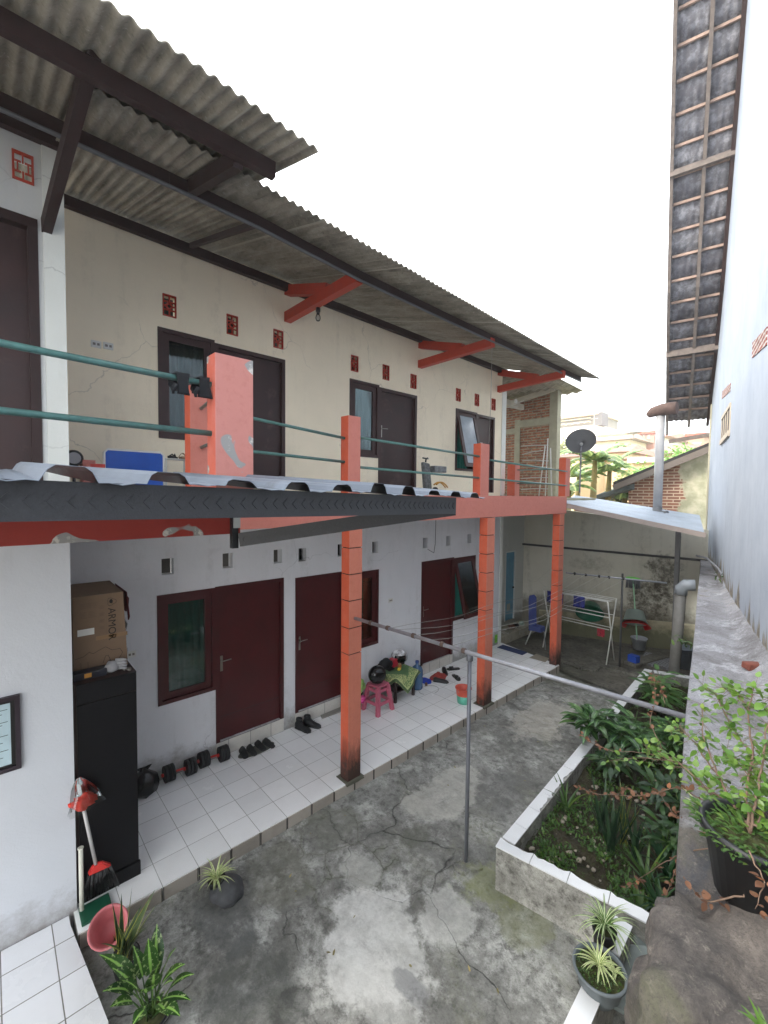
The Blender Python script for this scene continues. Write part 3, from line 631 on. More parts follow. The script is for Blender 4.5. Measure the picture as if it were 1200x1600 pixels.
# ------------------------------------------------------------------ retaining wall / ledge on the right
LE = [(4.02,-2.5),(3.80,-1.0),(3.66,.0),(3.54,.62),(3.425,1.18),(3.2,2.28),(2.84,4.2),(2.45,6.2),(2.075,8.18),(1.75,9.9),(1.6,10.6)]
def lx(y):
    for (x0,y0),(x1,y1) in zip(LE, LE[1:]):
        if y <= y1: return x0+(x1-x0)*(y-y0)/(y1-y0)
    return LE[-1][0]
P0 = Vector((3.446,3.66,0)); SD = Vector((-.2368,.9715,0)); OD = Vector((-.9715,-.2368,0))
def WL(s, o, z): return P0+SD*s+OD*o+Vector((0,0,z))
def wallx(y): return 3.446-(y-3.66)*.2437
RW = thing('retaining_wall', 'stained grey concrete retaining wall with a wide ledge beside the blue white house', 'wall', (3.0, 3, 0))
b = B()
def led(u, v):
    y = -2.5+13.0*u; x0 = lx(y); x1 = wallx(y)+.3; n = noise.noise(Vector((y*1.6, v*2, 4)))
    if v < .3: t = v/.3; return (x0+.02*n*(1-t)+.015*noise.noise(Vector((y*5, 1, 1))), y, -.2+2.19*t)
    w = (v-.3)/.7; x = x0+(x1-x0)*w; bank = max(0, (w-.42))**1.3*.95; kn = min(1, max(0, (1.35+.2*n-y)/.35))
    rough = .015+.05*max(0, w-.4)
    return (x, y, 2.0-.03*kn+kn*(.07*noise.noise(Vector((x*4, y*4, 6)))+.03*noise.noise(Vector((x*13, y*13, 6))))+rough*noise.noise(Vector((x*7, y*7, 2)))+.012*n+bank)
b.grid(led, 300, 60); M_LEDGE = NM('stained_ledge'); m = M_LEDGE; p = m.pos(False)
n1 = m.noise(p, 1.4, 9, .7, .5); n2 = m.noise(p, 2.6, 12, .78, .1, (1.6, 1, 1)); n3 = m.noise(p, 26, 7, .8)
cc = m.mix(m.ramp(n1, [(.36, 0), (.58, 1)]), sc((112,110,112)), sc((160,160,166))); cc = m.mix(m.ramp(n2, [(.53, 0), (.66, .7)]), cc, sc((206,207,214)))
cc = m.mix(m.ramp(n1, [(.56, 0), (.66, .75)]), cc, sc((116,104,82))); cc = m.mix(m.ramp(n3, [(.32, .7), (.46, 0)]), cc, sc((66,62,62)))
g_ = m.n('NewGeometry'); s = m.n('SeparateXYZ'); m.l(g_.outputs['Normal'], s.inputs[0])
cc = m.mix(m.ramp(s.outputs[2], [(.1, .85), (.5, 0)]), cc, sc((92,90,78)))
sp = m.n('SeparateXYZ'); m.l(p, sp.inputs[0]); yy = m.math('ADD', sp.outputs[1], m.math('MULTIPLY', m.math('SUBTRACT', n1, .5), .9))
rk = m.mix(m.ramp(n2, [(.4, 0), (.6, 1)]), sc((70,72,78)), sc((112,104,98))); bn = m.mix(m.ramp(n2, [(.4, 0), (.6, 1)]), sc((70,66,64)), sc((120,112,106))); rk = m.mix(m.ramp(yy, [(.72, 1), (.86, 0)]), rk, bn); rk = m.mix(m.ramp(n3, [(.55, 0), (.7, .7)]), rk, sc((156,148,138))); rk = m.mix(m.math('MULTIPLY', m.ramp(n1, [(.5, 0), (.6, 1)]), .5), rk, sc((84,88,58)))
cc = m.mix(m.ramp(m.math('SUBTRACT', yy, .62), [(.5, 1), (.62, 0)]), cc, rk)
n9 = m.noise(p, 90, 6, .8); cc = m.mix(m.ramp(n9, [(.36, .5), (.5, 0)]), cc, sc((58,56,54)))
m.col(cc); m.rough(.85); m.bump(m.math('ADD', m.math('ADD', n2, m.math('MULTIPLY', n3, .9)), m.math('MULTIPLY', n9, .4)), .8, .02)
part('ledge', b, M_LEDGE.m, RW)
M_ROCK = concrete('rubble_stone', (104,98,94), (60,58,56), (150,144,136), (74,78,50), cracks=False, mossamt=.5, wet=False)
b = B()
for (px, py, z, r) in ((1100,1460,1.80,(.13,.13,.14)),(1068,1530,1.60,(.10,.11,.2)),(1120,1540,1.82,(.14,.16,.16)),(1165,1520,1.88,(.15,.16,.12)),(1095,1600,1.66,(.14,.14,.2)),(1150,1630,1.82,(.2,.2,.16)),(1066,1600,1.35,(.12,.14,.3)),(1090,1650,1.5,(.2,.2,.3)),(1058,1480,1.88,(.08,.09,.12)),(1060,1540,1.86,(.09,.1,.14)),(1062,1600,1.86,(.1,.12,.14)),(1095,1500,1.93,(.10,.10,.08)),(1180,1460,1.94,(.12,.12,.08))):
    b.blob(AZ(px,py,z), r, 5, .2, 2.2)
for v in b.m.verts:
    dv_ = noise.voronoi(v.co*4)[0]; v.co += v.normal*(.015*min(.2, dv_[1]-dv_[0])+.03*noise.noise(v.co*4)+.012*noise.noise(v.co*14)+.008*noise.noise(v.co*40))
b.m.normal_update()
rm_ = part('rubble_masonry', b, M_LEDGE.m, RW)
md = rm_.modifiers.new('weld', 'REMESH'); md.mode = 'VOXEL'; md.voxel_size = .016; md.use_smooth_shade = True
md = rm_.modifiers.new('soft', 'SMOOTH'); md.factor = .6; md.iterations = 16
tx = bpy.data.textures.new('rock_relief', 'CLOUDS'); tx.noise_scale = .11; tx.noise_depth = 5
md = rm_.modifiers.new('relief', 'DISPLACE'); md.texture = tx; md.strength = .035; md.texture_coords = 'LOCAL'
# blue-white house wall on the right, its verge with laths and tiles
NB = thing('neighbour_house', 'tall pale blue white house with an overhanging grey tiled verge', 'house', (2.6, 7.0, 0))
RP = [(-1.5,17.5),(3.4,11.6),(4.6,9.75),(6.0,7.55),(7.2,6.45),(8.35,5.75),(9.2,5.25)]      # s, z of the roof underside along the wall
b = B(); pts = [(-6,1.8)]+[(-6,20)]+[(s, z) for s, z in RP[:-1]]+[(8.25,5.8),(8.25,1.2)]
n = len(pts); f_ = [b.v(WL(s, 0, z)) for s, z in pts]; k_ = [b.v(WL(s, -.25, z)) for s, z in pts]
b.face(f_); b.face(k_[::-1])
for i in range(n): b.face([f_[i], f_[(i+1)%n], k_[(i+1)%n], k_[i]])
m = NM('pale_blue_plaster'); p = m.pos(False); n1 = m.noise(p, 1.6, 8, .7); n2 = m.noise(p, 2.4, 8, .7, .2, (2, 2, .14)); n3 = m.noise(p, 7, 8, .75)
cc = m.mix(m.ramp(n1, [(.3, 0), (.7, 1)]), sc((144,153,168)), sc((163,171,183))); cc = m.mix(m.math('MULTIPLY', m.ramp(n2, [(.52, 0), (.72, 1)]), m.ramp(n3, [(.4, 0), (.65, .55)])), cc, sc((104,113,122)))
s = m.n('SeparateXYZ'); m.l(p, s.inputs[0]); h = m.math('SUBTRACT', s.outputs[2], m.math('MULTIPLY', n2, 1.6)); cc = m.mix(m.ramp(m.math('SUBTRACT', h, 1.25), [(.1, .95), (.16, 0)]), cc, m.mix(m.ramp(n3, [(.4, 0), (.6, 1)]), sc((84,78,66)), sc((142,132,112))))
m.col(cc); m.rough(.85); m.bump(n3, .35, .006); M_BLUEW = m.m
part('gable_wall', b, M_BLUEW, NB)
b = B(); b.hexa([WL(8.25,.02,1.2),WL(8.5,.02,1.2),WL(8.5,-.2,1.2),WL(8.25,-.2,1.2),WL(8.25,.02,5.6),WL(8.5,.02,5.6),WL(8.5,-.2,5.6),WL(8.25,-.2,5.6)]); part('corner_pier', b, plaster('mossy_pier', (176,170,148), grime=(96,92,70), streak=.9), NB)
# roof: tiles (wavy sheet), laths, rafters, barge board
def rzs(s):
    for (a, z0), (c, z1) in zip(RP, RP[1:]):
        if s <= c: return z0+(z1-z0)*(s-a)/(c-a)
    return RP[-1][1]-.5*(s-RP[-1][0])
dens = []; s = -1.5
arc = [0.]
SS = [-1.5+ (9.2+1.5)*i/200 for i in range(201)]
for a, c in zip(SS, SS[1:]): arc.append(arc[-1]+math.hypot(c-a, rzs(c)-rzs(a)))
def s_at(L):
    for i in range(200):
        if arc[i+1] >= L: return SS[i]+(SS[i+1]-SS[i])*(L-arc[i])/(arc[i+1]-arc[i])
    return SS[-1]
TOT = arc[-1]; GA = .44; NG = int(TOT/GA)
b = B()
for k in range(NG):
    s0_, s1_ = s_at(k*GA), s_at(min(TOT, (k+1)*GA+.06))
    def tf(u, v):
        o = -.35+1.28*u; w = .03*abs(math.sin(math.pi*o/.115))+.010*noise.noise(Vector((o*5,k,0)))
        s = s0_+(s1_-s0_)*v; return WL(s+jit(.004), o, rzs(s)+.085+w+(1-v)*.045-.02)
    b.grid(tf, 60, 1)
m = NM('grey_clay_tile'); p = m.pos(False); n1 = m.noise(p, 2.2, 6); n2 = m.noise(p, 9, 7, .7)
cc = m.mix(m.ramp(n1, [(.35, 0), (.65, 1)]), sc((104,104,112)), sc((158,158,164))); cc = m.mix(m.ramp(n2, [(.45, .6), (.6, 0)]), cc, sc((66,62,68))); m.col(cc); m.rough(.85); m.bump(n2, .3, .006)
part('tiled_roof', b, m.m, NB, solid=.012)
M_LATH = mat('weathered_lath', (150,128,116), .85, var=.3, scale=7, bump=.4, dirt=.3, dcol=(86,72,66))
for k in range(8, NG):
    s = s_at(k*GA+.02); z = rzs(s)+.05
    b = B(); b.beam(WL(s, -.02, z), WL(s, .86, z), .035, .045); part('lath', b, M_LATH, NB)
def along(name, o, off, w, h, s0=-1.5, s1=9.2, m=M_GREYW, n=14):
    b = B(); ss = [s0+(s1-s0)*i/n for i in range(n+1)]+[q[0] for q in RP if s0 < q[0] < s1]; ss.sort()
    for a, c in zip(ss, ss[1:]): b.beam(WL(a, o, rzs(a)+off), WL(c+.01, o, rzs(c+.01)+off), w, h)
    return part(name, b, m, NB)
along('barge_board', .895, .03, .05, .15, s1=9.5); along('rafter', .42, -.01, .055, .075, n=10); along('rafter', .03, .0, .06, .09, m=M_WOODD)
for s, w in ((4.9,.10),(7.0,.13)):
    b = B(); z = rzs(s)-.045; b.beam(WL(s,-.02,z), WL(s,.93,z-.02), .07, w); part('purlin_end', b, M_GREYW, NB)
b = B(); b.beam(WL(9.1,-.05,4.98), WL(9.0,.84,4.84), .05, .10); part('loose_board', b, M_GREYW, NB)
for o, z0 in ((.28,5.34),(.14,5.36)):
    b = B(); b.beam(WL(9.0,o,z0-.36), WL(9.0,o,z0+.0), .04, .05); part('broken_rafter', b, M_GREYW, NB)
# gutter stub and long white downpipe
pv = AY(1025, 655, 9.6); pb = AY(1027, 800, 9.55)
b = B(); b.tube([Vector((pb.x,pb.y,pv.z+.05)), Vector((pb.x, pb.y, 4.0)), pb+Vector((0,0,.06))], .085, 16); dp = part('downpipe', b, mat('grey_white_pvc', (158,158,160), .5, var=.12, scale=5, dirt=.25, dcol=(120,116,110)), NB)
b = B(); b.tube([pb+Vector((0,0,.1)), pb+Vector((.0,0,-.02)), pb+Vector((.09,-.03,-.06)), pb+Vector((.2,-.05,-.06))], .095, 16); part('elbow', b, mat('dark_pvc', (104,106,110), .5), dp)
b = B(); b.tube([AY(1012,650,9.55), AY(1020,644,9.55), AY(1035,640,9.5), AY(1058,637,9.5)], [.06,.11,.13,.13], 12); part('gutter', b, mat('rusty_gutter', (92,74,68), .9, var=.3, scale=9, dirt=.5, dcol=(64,56,54), bump=.5), NB)
# vents and bare bricks showing in the blue wall
def on_wall(px, py, o=0):
    d_ = _ray(px, py); n_ = Vector((.9715,.2368,0)); P_ = P0+OD*o; t = (P_-CAM).dot(n_)/d_.dot(n_); return CAM+d_*t
def sz(px, py): q = on_wall(px, py)-P0; return q.dot(SD), q.z
def wbox(b, s0, z0, s1, z1, o0, o1): b.hexa([WL(s0,o0,z0),WL(s1,o0,z0),WL(s1,o1,z0),WL(s0,o1,z0),WL(s0,o0,z1),WL(s1,o0,z1),WL(s1,o1,z1),WL(s0,o1,z1)])
a = sz(1142, 640)[0]; c = sz(1128, 680); s0_, s1_ = a, c[0]; zt_, zb_ = sz(1142,630)[1], sz(1142,676)[1]
b = B(); w_ = (s1_-s0_)
for i in range(5): wbox(b, s0_+w_*i/4-.03, zb_, s0_+w_*i/4+.05, zt_, -.0, .012)
wbox(b, s0_-.02, zt_-.06, s1_+.025, zt_, .001, .02); wbox(b, s0_-.02, zb_-.03, s1_+.025, zb_+.05, .001, .03)
part('louvre_vent', b, mat('pale_timber', (178,166,150), .8, bump=.3), NB)
b = B(); wbox(b, s0_+.02, zb_+.04, s1_-.02, zt_-.05, .001, .006); part('vent_painted_shade', b, mat('vent_dark', (70,64,60), .9), NB)  # dark panel standing in for the shade between the slats
M_BARE = bricks('bare_bricks', (1, 2), (128,66,60), (150,84,74), (190,186,180), size=.21, row=.055, mort=.012)
for q in (((1142,598),(1129,612)), ((1200,510),(1177,535))):
    s0_, z0_ = sz(*q[0]); s1_, z1_ = sz(*q[1]); th = .13 if q[0][0] == 1142 else .17
    b = B(); s0_ -= .0; b.hexa([WL(s0_,.0,z0_-th),WL(s1_,.0,z1_-th),WL(s1_,.008,z1_-th),WL(s0_,.008,z0_-th),WL(s0_,0,z0_+.0),WL(s1_,0,z1_+.0),WL(s1_,.008,z1_+.0),WL(s0_,.008,z0_+.0)]); part('bare_brick_patch', b, M_BARE, NB)
# pipes lying on the ledge
def zl(px, py, z): return AZ(px, py, z)
b = B(); b.tube([zl(1088,868,2.35), zl(1104,872,2.33), zl(1122,888,2.22), zl(1132,905,2.10), zl(1132,920,2.04)], .018, 10)
one('hose', b, M_STEEL, 'grey bent hose curving down onto the far end of the concrete ledge', 'hose', zl(1132,920,2.03))
b = B(); b.tube([zl(1132,921,2.04), zl(1160,921,2.05), zl(1150,908,2.12)], .018, 10); b.tube([zl(1160,921,2.05), zl(1178,945,2.12), zl(1206,985,2.2)], .022, 10)
one('water_pipe', b, mat('grey_pipe', (150,154,162), .4, metal=.2), 'grey water pipe lying along the rough mortar at the foot of the blue wall', 'pipe', zl(1160,921,2.04))
c = zl(1180,1046,2.015); b = B(); b.xf = Matrix.Translation(c) @ Matrix.Rotation(.75, 4, 'Z'); b.box(-.075,-.045,0,.075,.045,.05,.012); bmesh.ops.subdivide_edges(b.m, edges=b.m.edges[:], cuts=1)
for v in b.m.verts: v.co += Vector((jit(.003),jit(.003),jit(.003)))
one('brick', b, mat('red_brick', (112,62,50), .9, var=.3, scale=30, bump=.5), 'single red brick lying on the grey ledge', 'brick', c)
# ------------------------------------------------------------------ big drain pipe beside the ledge
M_PVCG = mat('weathered_grey_pvc', (128,126,122), .6, var=.2, scale=5, dirt=.45, dcol=(76,72,62))
DP = thing('drain_pipe', 'fat weathered grey pvc drain pipe with pale elbow standing against the ledge', 'pipe', (1.80,7.85,.1))
q = AY(1062, 925, 7.72)
b = B(); b.tube([(1.80,7.86,-.12), (1.86,7.84,1.0), (q.x, 7.8, q.z)], .085, 16); part('pipe', b, M_PVCG, DP)
b = B(); b.tube([(q.x,7.8,q.z-.05), (q.x+.005,7.8,q.z+.05), (q.x+.06,7.8,q.z+.12), (q.x+.2,7.83,q.z+.13)], .098, 16); part('elbow', b, mat('light_pvc', (150,156,162), .4), DP)
# ------------------------------------------------------------------ planter
PL_ = thing('planter_bed', 'raised planting bed with mouldy grey sides and broken white tile coping', 'planter', (2.3, 4.5, -.13))
A_, Bq, D_, E_ = Vector((1.85,2.23,0)), Vector((3.20,2.50,0)), Vector((1.42,7.68,0)), Vector((2.15,7.95,0))
M_PW = concrete('planter_side', (176,174,168), (96,94,86), (210,208,200), (70,74,46), cracks=False, mossamt=.4)
def wallseg(a, c, w, z0, z1, b, n=1):
    d_ = (c-a).normalized(); s_ = Vector((d_.y,-d_.x,0))*-1
    b.hexa([a+Vector((0,0,z0)), c+Vector((0,0,z0)), c+s_*w+Vector((0,0,z0)), a+s_*w+Vector((0,0,z0)), a+Vector((0,0,z1)), c+Vector((0,0,z1)), c+s_*w+Vector((0,0,z1)), a+s_*w+Vector((0,0,z1))])
b = B(); wallseg(A_, Bq, .11, -.2, .262, b); part('front_side', b, M_PW, PL_)
b = B(); wallseg(D_, A_+(D_-A_).normalized()*.112, .11, -.2, .261, b); part('long_side', b, M_PW, PL_)
b = B(); wallseg(E_, D_, .12, -.2, .262, b); part('far_side', b, M_PW, PL_)
M_COP = mat('white_coping_tile', (226,228,230), .22, var=.04, scale=3, bump=.02, dirt=.2, dcol=(170,164,150))
def coping(a, c, w, tile=.30, chips=.25, z=.264, sgn=-1):
    d_ = (c-a).normalized(); s_ = Vector((d_.y,-d_.x,0))*sgn; L_ = (c-a).length; t = 0; k = 0
    while t < L_-.05:
        t1 = min(t+tile, L_); b = B(); pts = [(t+.003, -.006)]
        pts.append((t1-.003, -.006)); nn = 7; ch = random.random() < chips
        for i in range(nn+1):
            u = t1-.003-(t1-t-.006)*i/nn; ww = w-(random.uniform(.01,.035) if ch and 0 < i < nn else 0)
            pts.append((u, ww))
        poly = [a+d_*u+s_*v for u, v in pts]; b.prism([(q.x, q.y) for q in poly], z, z+.012)
        part('coping_tile', b, M_COP, PL_); t = t1; k += 1
random.seed(11)
coping(A_+Vector((-.005,.0,0)), Bq, .115, chips=.7); 
coping(D_, A_+(D_-A_).normalized()*.125, .115, chips=.2); coping(E_, D_+Vector((.12,.03,0)), .12, chips=.2)
m = NM('planter_soil'); p = m.pos(False); n1 = m.noise(p, 4, 8, .75); n2 = m.noise(p, 22, 8, .8)
cc = m.mix(m.ramp(n1, [(.4, 0), (.6, 1)]), sc((40,33,27)), sc((70,64,44))); cc = m.mix(m.ramp(n2, [(.54, 0), (.62, .9)]), cc, sc((66,90,36))); cc = m.mix(m.ramp(m.noise(p, 46, 4), [(.66, 0), (.7, .8)]), cc, sc((140,128,112)))
m.col(cc); m.rough(.95); m.bump(m.math('ADD', n1, n2), 1., .03)
b = B(); b.grid(lambda u, v: ((1.95-.42*v)+((3.25-1.05*v)-(1.95-.42*v))*u, 2.3+5.5*v+.25*u, .10+.05*noise.noise(Vector((u*7, v*22, 0)))+.02*noise.noise(Vector((u*30, v*90, 0)))), 60, 160)
struct('soil', b, m.m)
# low wall stub going toward the viewer, with broken slabs
q1, q2 = AZ(985,1452,.25), AZ(905,1640,.25)
b = B(); q1.z = q2.z = 0; wallseg(q2, q1, .10, -.2, .25, b); LS = thing('garden_kerb', 'short low kerb with two white tiles running below the bowl planter', 'kerb', q1)
part('kerb_side', b, M_PW, LS)
e_ = (q1-q2); L_ = e_.length; e_.normalize(); s_ = Vector((e_.y,-e_.x,0))*-1
for a_, c_ in ((0,.36),(L_-.27,L_+.02)):
    b = B(); poly = [q2+e_*a_-s_*.008, q2+e_*c_-s_*.008, q2+e_*c_+s_*.108, q2+e_*a_+s_*.108]; b.prism([(p_.x,p_.y) for p_ in poly], .252, .264); part('white_tile', b, M_COP, LS)
M_SLAB = mat('broken_grey_slab', (120,128,126), .7, var=.2, scale=7, dirt=.4, dcol=(66,76,66), bump=.3)
for k, (px, py, sx, sy, rz_, tx, lab) in enumerate(((1000,1510,.16,.12,.5,.25,'broken grey slab leaning in the gap just behind the bowl planter'),(985,1560,.2,.13,.2,.12,'largest broken grey slab lying in front of the rubble wall'),(1010,1475,.12,.09,1.3,.5,'small broken slab wedged under the planter corner'))):
    c = AZ(px, py, .08); b = B(); b.xf = Matrix.Translation(c) @ Matrix.Rotation(rz_, 4, 'Z') @ Matrix.Rotation(tx, 4, 'X')
    b.prism([(-sx,-sy),(sx*.9,-sy*.8),(sx,sy*.5),(sx*.3,sy),(-sx*.8,sy*.7)], 0, .03); one('stone_slab', b, M_SLAB, lab, 'slab', c, 'broken slabs by the rubble wall')
# ------------------------------------------------------------------ laundry yard: back wall, side wall with door, lean-to
M_BACK = plaster('mouldy_back_wall', (206,202,188), grime=(84,78,62), low=.15, streak=.95, tone2=(172,166,146), amt=.5)
_m = NM('x'); bpy.data.materials.remove(_m.m); _m = NM.__new__(NM); _m.m = M_BACK; _m.t = M_BACK.node_tree; _m.b = _m.t.nodes['Principled BSDF']
_src = _m.b.inputs['Base Color'].links[0].from_socket; _p = _m.pos(False); _nf = _m.noise(_p, 2.2, 9, .75); _sm = _m.noise(_p, 9, 9, .8); _c = _src
for px, py, rx, rz_, amt, colr in ((1020,945,.5,.75,.9,(66,60,44)),(1035,900,.3,.6,.8,(60,54,42)),(985,975,.8,.16,.7,(70,78,40)),(930,880,.6,.2,.35,(120,112,92))):
    q = AY(px, py, 10.3); _c = _m.mix(_m.math('MULTIPLY', _m.spot(_p, q, (rx, 3, rz_), _nf, amt, .2), _m.ramp(_sm, [(.38, .1), (.56, 1)])), _c, sc(colr))
_m.col(_c)
bw0, bw1 = Vector((-2.35,9.25,0)), Vector((1.7,10.75,0))
BW = thing('boundary_wall', 'mould stained back wall of the laundry yard under the lean-to', 'wall', (bw0+bw1)/2)
b = B(); wallseg(bw0, bw1, .15, -.2, 3.2, b)
for v in b.m.verts:
    if v.co.z > 1 and v.co.x > 0: v.co.z = 2.66
part('wall', b, M_BACK, BW)
b = B(); d_ = (bw1-bw0).normalized(); s_ = Vector((d_.y,-d_.x,0)); a = bw0+d_*.8; c = bw1
b.hexa([a+Vector((0,0,-.2)), c+Vector((0,0,-.2)), c+s_*.16+Vector((0,0,-.2)), a+s_*.16+Vector((0,0,-.2)), a+Vector((0,0,.42)), c+Vector((0,0,.52)), c+s_*.06+Vector((0,0,.50)), a+s_*.05+Vector((0,0,.40))]); part('plinth', b, plaster('mossy_plinth', (160,152,126), grime=(52,60,30), low=-.25, streak=1), BW)
b = B(); b.beam(bw0+s_*.05+Vector((0,0,2.12)), bw1+s_*.05+Vector((0,0,1.98)), .05, .05); part('steel_angle', b, mat('dark_steel', (42,40,40), .6), BW)
SB = thing('bathroom_block', 'white washed bathroom block with a light blue door beside the laundry yard', 'outbuilding', (-2.1,8.6,0))
dz0, dz1 = .2, 1.97; x_ = -2.0
b = wall_x(x_, .12, 7.2, 9.45, -.1, 3.3, [(8.50,.2,8.97,1.97)]); part('wall', b, plaster('bath_plaster', (196,196,188), grime=(110,106,92), low=-.2, streak=.4), SB)
b = B(); b.box(x_-.06,8.53,.2,x_-.02,8.94,1.94); o = part('door', b, mat('light_blue_door', (88,140,164), .45, dirt=.2, dcol=(120,140,140)), SB)
b = B(); b.box(x_-.07,8.50,.2,x_+.012,8.53,1.97); b.box(x_-.07,8.94,.2,x_+.012,8.97,1.97); b.box(x_-.07,8.53,1.94,x_+.011,8.94,1.97); part('door_frame', b, mat('white_frame', (206,208,204), .5), o)
b = B(); b.blob((x_-.0,8.90,1.02), .028, 2, 0); part('door_knob', b, M_BLACK, o)
b = B(); b.box(x_-.021,8.64,.45,x_-.016,8.80,.62); part('vent_panel', b, mat('grille_grey', (140,150,140), .6), o)
b = B(); b.box(-3.0,7.55,-.2,-1.55,9.3,.1,.01); part('tiled_step', b, tiles('bath_step_tiles', (1,0), (170,164,146), dirt=.8, dark=(88,82,64)), SB)
b = B(); b.box(-2.0,7.46,-.1,-1.5,7.52,3.1); part('end_wall', b, M_WHITE, SB)
# lean-to roof
LT = thing('lean_to_roof', 'pale zinc lean-to roof sloping down from the balcony end to the blue white wall', 'roof', (1.0, 8.6, 3.0))
f0, f1, k1_, k0_ = Vector((-.14,7.53,3.255)), AY(1100,832,8.0), AY(1093,806,10.2), AY(900,775,9.9)
b = B(); rp = []; n = 22
for i in range(n+1):
    v = i/n
    for dv, dz in ((0,0),(.012,.02),(.02,.02),(.032,0)): 
        if v+dv <= 1.0: rp.append((v+dv, dz))
g = []
for v, dz in rp:
    a = f0.lerp(k0_, v); c = f1.lerp(k1_, v); g.append([b.v(a.lerp(c, u/8)+Vector((0,0,dz+.003*math.sin(u*2+v*30)))) for u in range(9)])
for i in range(len(g)-1):
    for j in range(8): b.face([g[i][j], g[i+1][j], g[i+1][j+1], g[i][j+1]])
part('zinc_sheet', b, mat('pale_zinc', (160,170,182), .4, metal=.25, var=.15, scale=2.5, dirt=.25, dcol=(150,128,106), bump=.05), LT, solid=.002)
b = B(); b.beam(f0+Vector((0,-.02,-.045)), f1+Vector((.03,-.02,-.045)), .03, .085); part('front_fascia', b, mat('fascia_grey', (150,138,132), .7, dirt=.3), LT)
for v in (.3,.65,.96):
    b = B(); b.beam(f0.lerp(k0_, v)+Vector((0,0,-.05)), f1.lerp(k1_, v)+Vector((0,0,-.05)), .05, .08); part('rafter', b, M_WOODD, LT)
b = B(); q = AZ(1035, 1010, -.1); b.box(1.42,9.3,-.2,1.50,9.38,2.95); part('support_post', b, mat('grey_steel_post', (104,104,104), .6, dirt=.4), LT)
for k, (px, py) in enumerate(((1078,903),)): pass
# unplastered brick wall and pillar beyond the upper floor
BK = thing('brick_wall', 'unplastered red brick wall with raw concrete pillar beyond the upper floor', 'wall', (-1.8, 9.5, 3.3))
x1b = AY(858, 700, 9.5).x; x2b = AY(869, 700, 9.5).x
M_BK2 = bricks('raw_bricks', (0, 2), (178,116,84), (150,92,70), (166,150,126), size=.24, row=.07, mort=.018)
b = B(); b.box(-3.6,9.52,3.2,x1b,9.64,6.0); part('brickwork', b, M_BK2, BK)
M_RC = mat('raw_concrete', (164,160,138), .9, var=.15, scale=5, bump=.4, dirt=.3, dcol=(110,108,86))
b = B(); b.box(x1b-.005,9.48,2.9,x2b+.02,9.68,6.02,.01); b.box(-2.42,9.50,3.2,-2.26,9.60,5.42); b.box(-2.262,9.50,5.2,x1b-.006,9.60,5.38); b.box(-3.4,9.505,5.06,-2.42,9.60,5.2); part('concrete_frame', b, M_RC, BK)
b = B(); b.beam((-3.4,9.45,5.75),(x2b-.05,9.45,6.06),.1,.12); b.beam((-2.4,7.8,5.85),(-2.2,9.5,5.72),.1,.14); part('roof_beam', b, mat('pale_beam', (196,188,170), .7), BK)
b = B(); b.grid(lambda u, v: (-3.8+3.0*u, 7.7+2.4*v, 6.02+.02*math.sin(u*80)+.12*(1-v)), 90, 2); part('rear_roof_sheet', b, M_ASB, BK, solid=.006)
# rear terrace floor
b = B(); b.box(-3.6,7.6,3.15,-.25,9.5,3.34); struct('terrace_floor', b, M_RC)
# ------------------------------------------------------------------ clothes lines
M_POLE = mat('grey_painted_pipe', (112,114,122), .5, metal=.3, var=.15, scale=9, dirt=.35, dcol=(88,66,54))
CL = thing('clothesline_stand', 'grey pipe clothesline pole with long crossbar across the courtyard', 'clothesline', (1.513,2.252,GZ))
b = B(); b.tube([(1.513,2.252,-.15),(1.516,2.25,.9),(1.513,2.252,1.90)], .019, 12); part('post', b, M_POLE, CL)
ca, cb = Vector((.0,2.09,1.935)), Vector((3.24,2.36,1.925))
b = B(); b.tube([ca, ca.lerp(cb,.5)+Vector((0,0,-.004)), cb], .019, 12); cbar = part('crossbar', b, mat('crossbar_pipe', (146,146,152), .45, metal=.4, var=.25, scale=6, dirt=.45, dcol=(110,86,74)), CL)
for t in (.08,.16,.27,.38,.455):
    b = B(); q = ca.lerp(cb, t); dd = (cb-ca).normalized()*.018; b.tube([q-dd, q+dd], .026, 10); part('coupling', b, mat('rusty_coupling', (96,78,70), .7), CL)
b = B(); b.tube([(1.513,2.252,1.84),(1.513,2.252,1.91)], .03, 12); part('tee_joint', b, M_POLE, CL)
b = B(); b.prism([(1.513+.13*math.cos(a)*(1+.3*math.sin(3*a)), 2.252+.13*math.sin(a)) for a in [k*.45 for k in range(14)]], -.16, -.10); part('cement_foot', b, M_YARD, CL)
C2 = thing('clothesline_stand', 'thin pole and bar of the rear clothesline in the laundry yard', 'clothesline', (.777,8.331,-.1))
b = B(); b.tube([(.777,8.331,-.1),(.777,8.331,1.84)], .02, 10); part('post', b, mat('dark_post', (72,72,72), .6), C2)
ra, rb = AY(884,895,7.46), AY(1042,911,7.78)
b = B(); b.tube([ra, rb], .016, 8); part('crossbar', b, M_STEEL, C2)
for t in (.1,.22,.36,.46,.6):
    b = B(); q = ra.lerp(rb, t); b.blob(q, .028, 2, .3); part('knot', b, M_DWIRE, C2)
b = B(); b.lathe([(.2,-.01),(.16,.03),(.04,.05)], (.777,8.331,-.1), 14); part('base', b, M_LAUN, C2)
random.seed(5)
